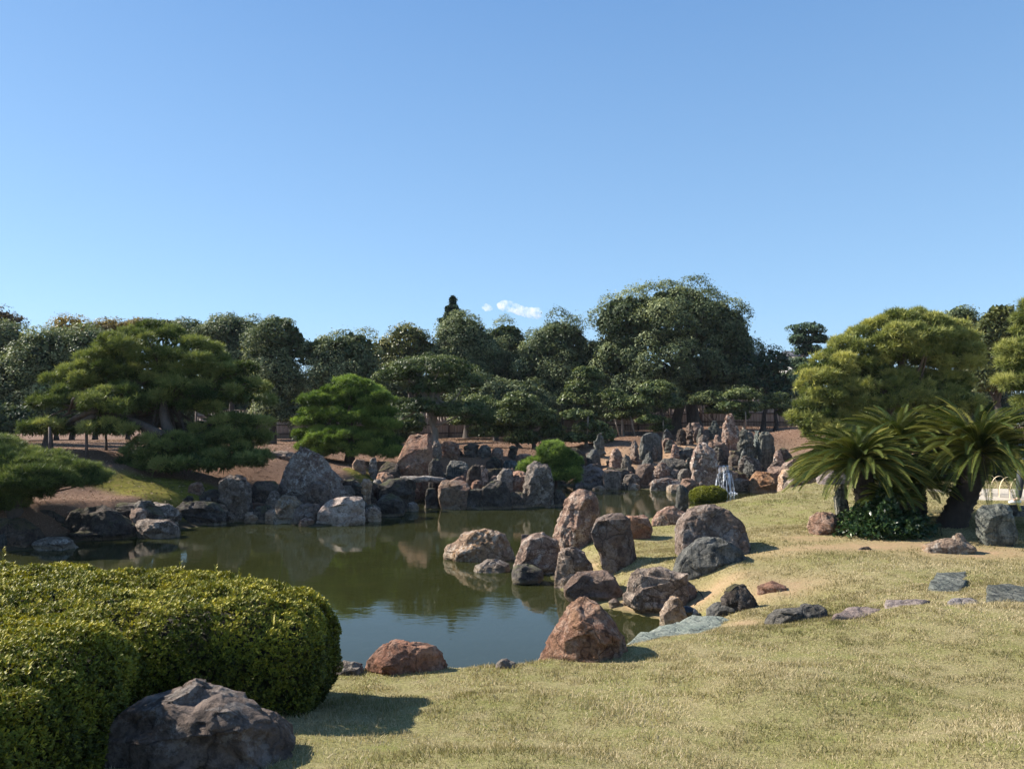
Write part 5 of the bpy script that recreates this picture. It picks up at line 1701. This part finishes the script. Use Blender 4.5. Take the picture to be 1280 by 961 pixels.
# ------------------------------------------------------------------ fence
def fence():
    xs_ = np.arange(-22, 23.1, 2.2)
    ys_ = np.full_like(xs_, 53.0)
    zs = np.array([float(H(a, b_)[0]) for a, b_ in zip(xs_, ys_)])
    t_ = thing('board_fence', 'long brown board fence with dark rails behind the trees', 'fence', (0, 53, 1.7))
    for i in range(len(xs_) - 1):
        mb = MB()
        x0, x1 = xs_[i], xs_[i + 1]
        z0, z1 = zs[i], zs[i + 1]
        n = 11
        for k in range(n):
            xa = x0 + (x1 - x0) * (k + .5) / n
            za = z0 + (z1 - z0) * (k + .5) / n
            mb.box((xa, 53.0 + .012 * (k % 2), za + .95), ((x1 - x0) / n - .005, .03, 1.95 + .02 * (k % 3)))
        mb.build('fence_panel', M['boards'], t_)
    for i in range(len(xs_)):
        mb = MB()
        mb.box((xs_[i], 52.92, zs[i] + .95), (.12, .12, 2.1))
        mb.build('post', M['wood'], t_)
    for h_ in (.35, .95, 1.55, 1.98):
        mb = MB()
        for i in range(len(xs_) - 1):
            xm, zm = (xs_[i] + xs_[i + 1]) / 2, (zs[i] + zs[i + 1]) / 2 + h_
            L_ = xs_[i + 1] - xs_[i] - .13
            V = np.array([[-L_ / 2, -.03, -.04], [L_ / 2, -.03, -.04], [L_ / 2, .03, -.04], [-L_ / 2, .03, -.04], [-L_ / 2, -.03, .04], [L_ / 2, -.03, .04], [L_ / 2, .03, .04], [-L_ / 2, .03, .04]])
            sl_ = (zs[i + 1] - zs[i]) / (xs_[i + 1] - xs_[i])
            V[:, 2] += V[:, 0] * sl_
            mb.add(V + np.array([xm, 52.945, zm]), [[0, 3, 2, 1], [4, 5, 6, 7], [0, 1, 5, 4], [1, 2, 6, 5], [2, 3, 7, 6], [3, 0, 4, 7]])
        mb.build('rail', M['wood'], t_)
fence()

# far watchtower gable glimpsed between the trees
def tower():
    Yd = 210.0
    c_ = at(989, 456, Yd)
    t_ = thing('watchtower', 'white walled castle watchtower with grey roof glimpsed between right trees', 'building', (c_[0], Yd, 1.8))
    x0, z0 = c_[0], c_[2]
    mb = MB()
    mb.box((x0, Yd, z0 / 2 + 1.0), (5.2, 5.2, z0 + 2.2))
    mb.build('wall', M['plaster'], t_)
    mb = MB()
    for zz, hw, hh_ in ((z0 + 2.2, 3.6, 1.5),):
        V = []
        for s_, dz in ((1, -.2), (1, 0), (.55, hh_), ):
            V += [[x0 - hw * s_, Yd - hw * s_, zz + dz], [x0 + hw * s_, Yd - hw * s_, zz + dz], [x0 + hw * s_, Yd + hw * s_, zz + dz], [x0 - hw * s_, Yd + hw * s_, zz + dz]]
        Qd = [[i * 4 + j, i * 4 + (j + 1) % 4, i * 4 + 4 + (j + 1) % 4, i * 4 + 4 + j] for i in range(2) for j in range(4)] + [[8, 9, 10, 11], [3, 2, 1, 0]]
        mb.add(V, Qd)
    mb.build('roof', M['tile'], t_)
    mb = MB()
    for k in range(3):
        mb.box((x0 - 1.4 + 1.4 * k, Yd - 2.62, z0 + 0.6), (.6, .08, .8))
    mb.build('window', M['tile'], t_)
tower()

# ------------------------------------------------------------------ wooden props under the left pines
for i, (a_, b_, Yd, lb) in enumerate([((62, 539), (62, 560), 21.0, 'leftmost short prop post under a limb of the enormous pine'),
                                      ((108, 545), (107, 566), 21.5, 'dark prop post in the middle under the enormous pine'),
                                      ((132, 547), (132, 563), 22.5, 'thick straight prop post nearest the trunk of the enormous pine')]):
    mb = MB()
    p0, p1 = at(a_[0], a_[1], Yd), at(b_[0], b_[1], Yd)
    p1[2] = float(H(p1[0], Yd)[0]) - .1
    mb.tube([p1, (p0 + p1) / 2 + [.02, 0, 0], p0 + [0, 0, .12]], [.045, .04, .035], 10, .06)
    tag(mb.build('prop_post', M['wood']), lb, 'post', 'prop posts under the enormous pine')

# ------------------------------------------------------------------ spotlight and its cable
def spotlight():
    base = hit(862, 776)
    c_ = at(858, 764, base[1] + .05)
    t_ = thing('garden_spotlight', 'black round garden spotlight lying low behind the pale green slab', 'spotlight', (c_[0], c_[1], base[2]))
    ax = np.array([.80, -.10, -.38])
    ax /= np.linalg.norm(ax)
    mb = MB()
    q = np.linspace(0, 1, 14)
    s0 = c_ - ax * .085
    P = s0 + ax * (q * .15)[:, None]
    mb.tube(P, .082 * np.sqrt(np.clip(1 - (1 - q * 1.25).clip(0) ** 2, 0.02, 1)), 26)
    mb.build('housing', M['black'], t_, smooth=True)
    mb = MB()
    mb.tube([c_ + ax * .066, c_ + ax * .07, c_ + ax * .12, c_ + ax * .16], [.084, .086, .075, .05], 24)
    for k in range(4):
        mb.box(c_ + ax * (.085 + .022 * k), (.004, .13, .13), 0)
    mb.build('heat_sink', M['greymetal'], t_, smooth=False)
    mb = MB()
    mb.tube([c_ + [0, 0, -.06], [c_[0] + .01, c_[1], base[2] - .12]], .012, 8)
    mb.box((c_[0] + .01, c_[1], base[2] + .01), (.1, .08, .015))
    mb.build('bracket', M['greymetal'], t_)
    pts = [(868, 757), (872, 752), (880, 750), (876, 742), (868, 735), (864, 727), (860, 720)]
    P = np.array([hit(*p_) for p_ in pts])
    P[:, 2] += .012
    qq = np.linspace(0, len(P) - 1, 40)
    P = np.stack([np.interp(qq, range(len(P)), P[:, j]) for j in range(3)], -1)
    mb = MB()
    mb.tube(P, .007, 6)
    tag(mb.build('power_cable', M['cable']), 'thin dark cable curling over the lawn behind the spotlight', 'cable')
spotlight()

# ------------------------------------------------------------------ split bamboo hoops along the path
def hoops():
    HL = ['split bamboo hoop just emerging right of the leaning cycad trunk', 'pale bamboo hoop, second from the leaning cycad trunk', 'bamboo hoop in the middle of the path edging, crossing two others',
          'tan bamboo hoop, fourth from the leaning cycad trunk', 'bright bamboo hoop, fifth from the leaning cycad trunk', 'bamboo hoop beside the person in blue at the photo edge', 'rightmost bamboo hoop, cut by the photo edge']
    for k in range(7):
        x0 = 1214 + 12.0 * k
        yb = 617 + 1.6 * k
        a_ = hit(x0, yb)
        d_ = np.array([.36, -.13, 0.0])
        q = np.linspace(0, math.pi, 22)
        off = np.array([0, .03 * (k % 2), 0])
        P = np.array([a_ + off + d_ * (.5 - .5 * math.cos(v)) + np.array([0, 0, .47 * math.sin(v) ** .75]) for v in q])
        for j in (0, -1):
            P[j, 2] -= .12
        mb = MB()
        V, Qd = [], []
        for i, p_ in enumerate(P):
            nrm = np.array([.36, .97, 0])
            for s_, w_ in ((-1, .017), (1, .017)):
                V.append(p_ + nrm * s_ * .026)
            V.append(p_ + nrm * .026 + np.array([0, 0, -.008]) + (P[10] * [1, 1, 0] + [0, 0, p_[2]] - p_) * .03)
            V.append(p_ - nrm * .026 + np.array([0, 0, -.008]) + (P[10] * [1, 1, 0] + [0, 0, p_[2]] - p_) * .03)
        for i in range(len(P) - 1):
            for a2, b2 in ((0, 1), (1, 2), (2, 3), (3, 0)):
                Qd.append([i * 4 + a2, i * 4 + b2, i * 4 + 4 + b2, i * 4 + 4 + a2])
        mb.add(V, Qd)
        tag(mb.build('bamboo_hoop', M['bamboo']), HL[k], 'edging hoop', 'bamboo hoops edging the path')
hoops()

# low clipped hedge in the shade beyond the path
hb = np.array([13.2, 22.5, 1.25])
bush('clipped_hedge', 'low dark clipped hedge beyond the sandy path at the right', 'hedge', hb, np.array([2.6, .7, .38]), 'gloss', .05, 9000, 91, p=4)

# ------------------------------------------------------------------ person at the right edge
def person():
    foot = hit(1286, 630)
    x0, y0, z0 = foot
    t_ = thing('person', 'person in a blue jacket and dark trousers half outside the right edge', 'person', foot)
    sk = M['skin'] = plain('skin', (.50, .32, .24), .55, 0, .04)
    M['jacket'] = plain('blue_jacket', (.10, .22, .46), .8, 0, .12)
    M['trousers'] = plain('dark_trousers', (.04, .045, .055), .85, 0, .12)
    M['shoe'] = plain('white_shoe', (.7, .7, .68), .6, 0, .06)
    M['hair'] = plain('black_hair', (.015, .012, .01), .5, 0, .2)
    # skeleton in local coordinates: x right, y away, walking to the left
    J = [((0, 0, .93), .13), ((0, 0, 1.10), .125), ((0, 0, 1.32), .135), ((0, 0, 1.43), .07), ((-.01, 0, 1.50), .052), ((-.02, 0, 1.58), .085), ((-.025, 0, 1.66), .082),
         ((0, .17, 1.37), .062), ((.06, .22, 1.12), .047), ((-.05, .24, .90), .036), ((0, -.17, 1.37), .062), ((-.08, -.22, 1.12), .047), ((-.20, -.22, .92), .036),
         ((0, .09, .86), .10), ((-.10, .09, .48), .065), ((-.16, .09, .09), .045), ((0, -.09, .86), .10), ((.08, -.09, .48), .065), ((.22, -.09, .12), .045), ((-.30, .09, .035), .035), ((.08, -.09, .045), .035)]
    E = [(0, 1), (1, 2), (2, 3), (3, 4), (4, 5), (5, 6), (2, 7), (7, 8), (8, 9), (2, 10), (10, 11), (11, 12), (0, 13), (13, 14), (14, 15), (0, 16), (16, 17), (17, 18), (15, 19), (18, 20)]
    def skin_obj(name, idx, grow, mat, sub=2):
        mp_ = {j: i for i, j in enumerate(idx)}
        me = bpy.data.meshes.new(name)
        me.from_pydata([J[j][0] for j in idx], [(mp_[a_], mp_[b_]) for a_, b_ in E if a_ in mp_ and b_ in mp_], [])
        o = bpy.data.objects.new(name, me)
        COL.objects.link(o)
        o.parent = t_
        mo = o.modifiers.new('skin', 'SKIN')
        for i, j in enumerate(idx):
            r_ = J[j][1] * grow
            me.skin_vertices[0].data[i].radius = (r_, r_)
        me.skin_vertices[0].data[0].use_root = True
        s_ = o.modifiers.new('sub', 'SUBSURF')
        s_.levels = s_.render_levels = sub
        me.materials.append(mat)
        return o
    skin_obj('body', list(range(21)), 1.0, sk)
    skin_obj('jacket', [1, 0, 2, 7, 8, 9, 10, 11, 12], 1.22, M['jacket'])
    skin_obj('trousers', [0, 13, 14, 15, 16, 17, 18], 1.22, M['trousers'])
    for j, k in ((15, 19), (18, 20)):
        mb = MB()
        a_, c_ = np.array(J[j][0]), np.array(J[k][0])
        a_ = a_ * [1, 1, .45]
        mb.tube([a_ + [.05, 0, .0], a_, (a_ + c_) / 2, c_ + [-.05, 0, -.005]], [.03, .052, .045, .028], 12)
        mb.V[0] = mb.V[0] + foot
        mb.build('shoe', M['shoe'], t_, smooth=True)
    # head details
    hc = np.array([-.025, 0, 1.64])
    mb = MB()
    n1, n2 = 20, 12
    V = []
    for i in range(n2):
        ph = math.pi * i / (n2 - 1) * .62
        for j in range(n1):
            th = 2 * math.pi * j / n1
            V.append(hc + foot + [.02 + .108 * math.sin(ph) * math.cos(th), .098 * math.sin(ph) * math.sin(th), .02 + .115 * math.cos(ph)])
    mb.add(V, [[i * n1 + j, i * n1 + (j + 1) % n1, (i + 1) * n1 + (j + 1) % n1, (i + 1) * n1 + j] for i in range(n2 - 1) for j in range(n1)])
    mb.build('hair', M['hair'], t_, smooth=True)
    for sy in (-1, 1):
        hb_ = np.array(J[9 if sy > 0 else 12][0]) + foot
        mb = MB()
        mb.tube([hb_, hb_ + [-.02, 0, -.05], hb_ + [-.03, 0, -.09]], [.03, .038, .03], 10)
        for f_ in range(4):
            s_ = hb_ + [-.03 + .0, (-.024 + .016 * f_), -.085]
            l_ = (.055, .065, .06, .045)[f_]
            mb.tube([s_, s_ + [-.012, 0, -l_ * .55], s_ + [-.004, 0, -l_]], [.009, .008, .006], 7)
        s_ = hb_ + [-.035, 0, -.04]
        mb.tube([s_, s_ + [-.03, 0, -.03], s_ + [-.035, 0, -.055]], [.011, .009, .007], 7)
        mb.build('hand', sk, t_, smooth=True)
person()

# ------------------------------------------------------------------ clouds
def cloud(label, Lp, seed):
    Yd = 2400.0
    L_ = [(at(x, y, Yd + dy), r_ * Yd / F) for x, y, r_, dy in Lp]
    c0 = np.mean([q[0] for q in L_], 0)
    mb = MB()
    n1, n2 = 28, 16
    for c_, r_ in L_:
        V = []
        for i in range(n2):
            ph = math.pi * i / (n2 - 1)
            for j in range(n1):
                th = 2 * math.pi * j / n1
                u_ = np.array([math.sin(ph) * math.cos(th), math.sin(ph) * math.sin(th), math.cos(ph) * .75])
                V.append(u_)
        V = np.array(V)
        V = c_ + V * r_ * (1 + .2 * fbm(V * 1.6 + r_, 3, seed))[:, None]
        mb.add(V, [[i * n1 + j, (i + 1) * n1 + j, (i + 1) * n1 + (j + 1) % n1, i * n1 + (j + 1) % n1] for i in range(n2 - 1) for j in range(n1)])
    m, t, out = newmat('cloud_vapour')
    b = NB(t)
    tc = b.n('ShaderNodeTexCoord').outputs['Object']
    f = b.noise(tc, .035, 5, .6)
    d_ = b.ramp(f, [(0.42, 0.0), (0.75, 1.0)])
    v = b.n('ShaderNodeVolumePrincipled')
    v.inputs['Color'].default_value = (.98, .96, .97, 1)
    v.inputs['Anisotropy'].default_value = 0.2
    b.put(v.inputs['Density'], b.math('MULTIPLY', d_, 0.06))
    t.links.new(v.outputs[0], out.inputs['Volume'])
    V = np.vstack(mb.V) - c0
    o = mesh_obj('cloud', V, [np.vstack(mb.Q)], m)
    o.location = tuple(c0)
    tag(o, label, 'cloud')
cloud('thin stretched white cloud low above the tree line', [(630, 382, 9, 0), (636, 383, 9, 5), (643, 385, 8, 0), (650, 388, 8, 5), (657, 390, 8, 8), (663, 391, 9, 2), (670, 391, 9, 0)], 1)
cloud('tiny round cloud puff left of the stretched cloud', [(608, 384, 6, 0), (611, 385, 5, 2)], 2)


# ------------------------------------------------------------------ odd growth on the hedge top
def sprig():
    rg = np.random.default_rng(3)
    c = at(62, 738, 5.3)
    t_ = thing('leaf_sprig', 'broad leaved sprig with a pale bud growing out of the hedge top', 'plant', c - [0, 0, .1])
    P = c + rg.normal(0, .05, (14, 3)) * [1, 1, .3]
    V, Fq = leaf_quads(P, np.repeat([[0, -.4, 1.0]], 14, 0), .11, rg, .45, .4)
    mesh_obj('foliage', V - np.array(t_.location), Fq, M['shrub'], t_, tint=np.full(len(V), .7))
    mb = MB()
    mb.tube([c + [-.07, 0, .0], c + [-.075, 0, .025], c + [-.07, 0, .05]], [.012, .02, .006], 9)
    mb.build('bud', M['plaster'], t_, smooth=True)
    a_, e_ = at(349, 722, 5.6), at(353, 690, 5.62)
    mb = MB()
    mb.tube([a_ - [0, 0, .1], a_, (a_ + e_) / 2 + [.006, 0, 0], e_], [.004, .0035, .003, .0015], 5)
    tag(mb.build('grass_stalk', M['azalea'], smooth=True), 'single thin pale stalk standing up from the hedge against the water', 'grass stalk')
sprig()

# ------------------------------------------------------------------ thin autumn haze
m, t, out = newmat('haze')
b = NB(t)
v = b.n('ShaderNodeVolumePrincipled')
v.inputs['Color'].default_value = (.80, .88, 1.0, 1)
v.inputs['Density'].default_value = 0.00016
v.inputs['Anisotropy'].default_value = 0.0
t.links.new(v.outputs[0], out.inputs['Volume'])
ext = float(max(abs(gx).max(), abs(gy).max())) + 20
zt, zb_ = 24.0, -1.9
P = [(-ext, -ext, zb_), (ext, -ext, zb_), (ext, ext, zb_), (-ext, ext, zb_), (-ext, -ext, zt), (ext, -ext, zt), (ext, ext, zt), (-ext, ext, zt)]
hz = mesh_obj('haze', P, [[0, 3, 2, 1], [4, 5, 6, 7], [0, 1, 5, 4], [1, 2, 6, 5], [2, 3, 7, 6], [3, 0, 4, 7]], m)
tag(hz, 'thin bluish haze softening the far trees', None, kind='stuff')
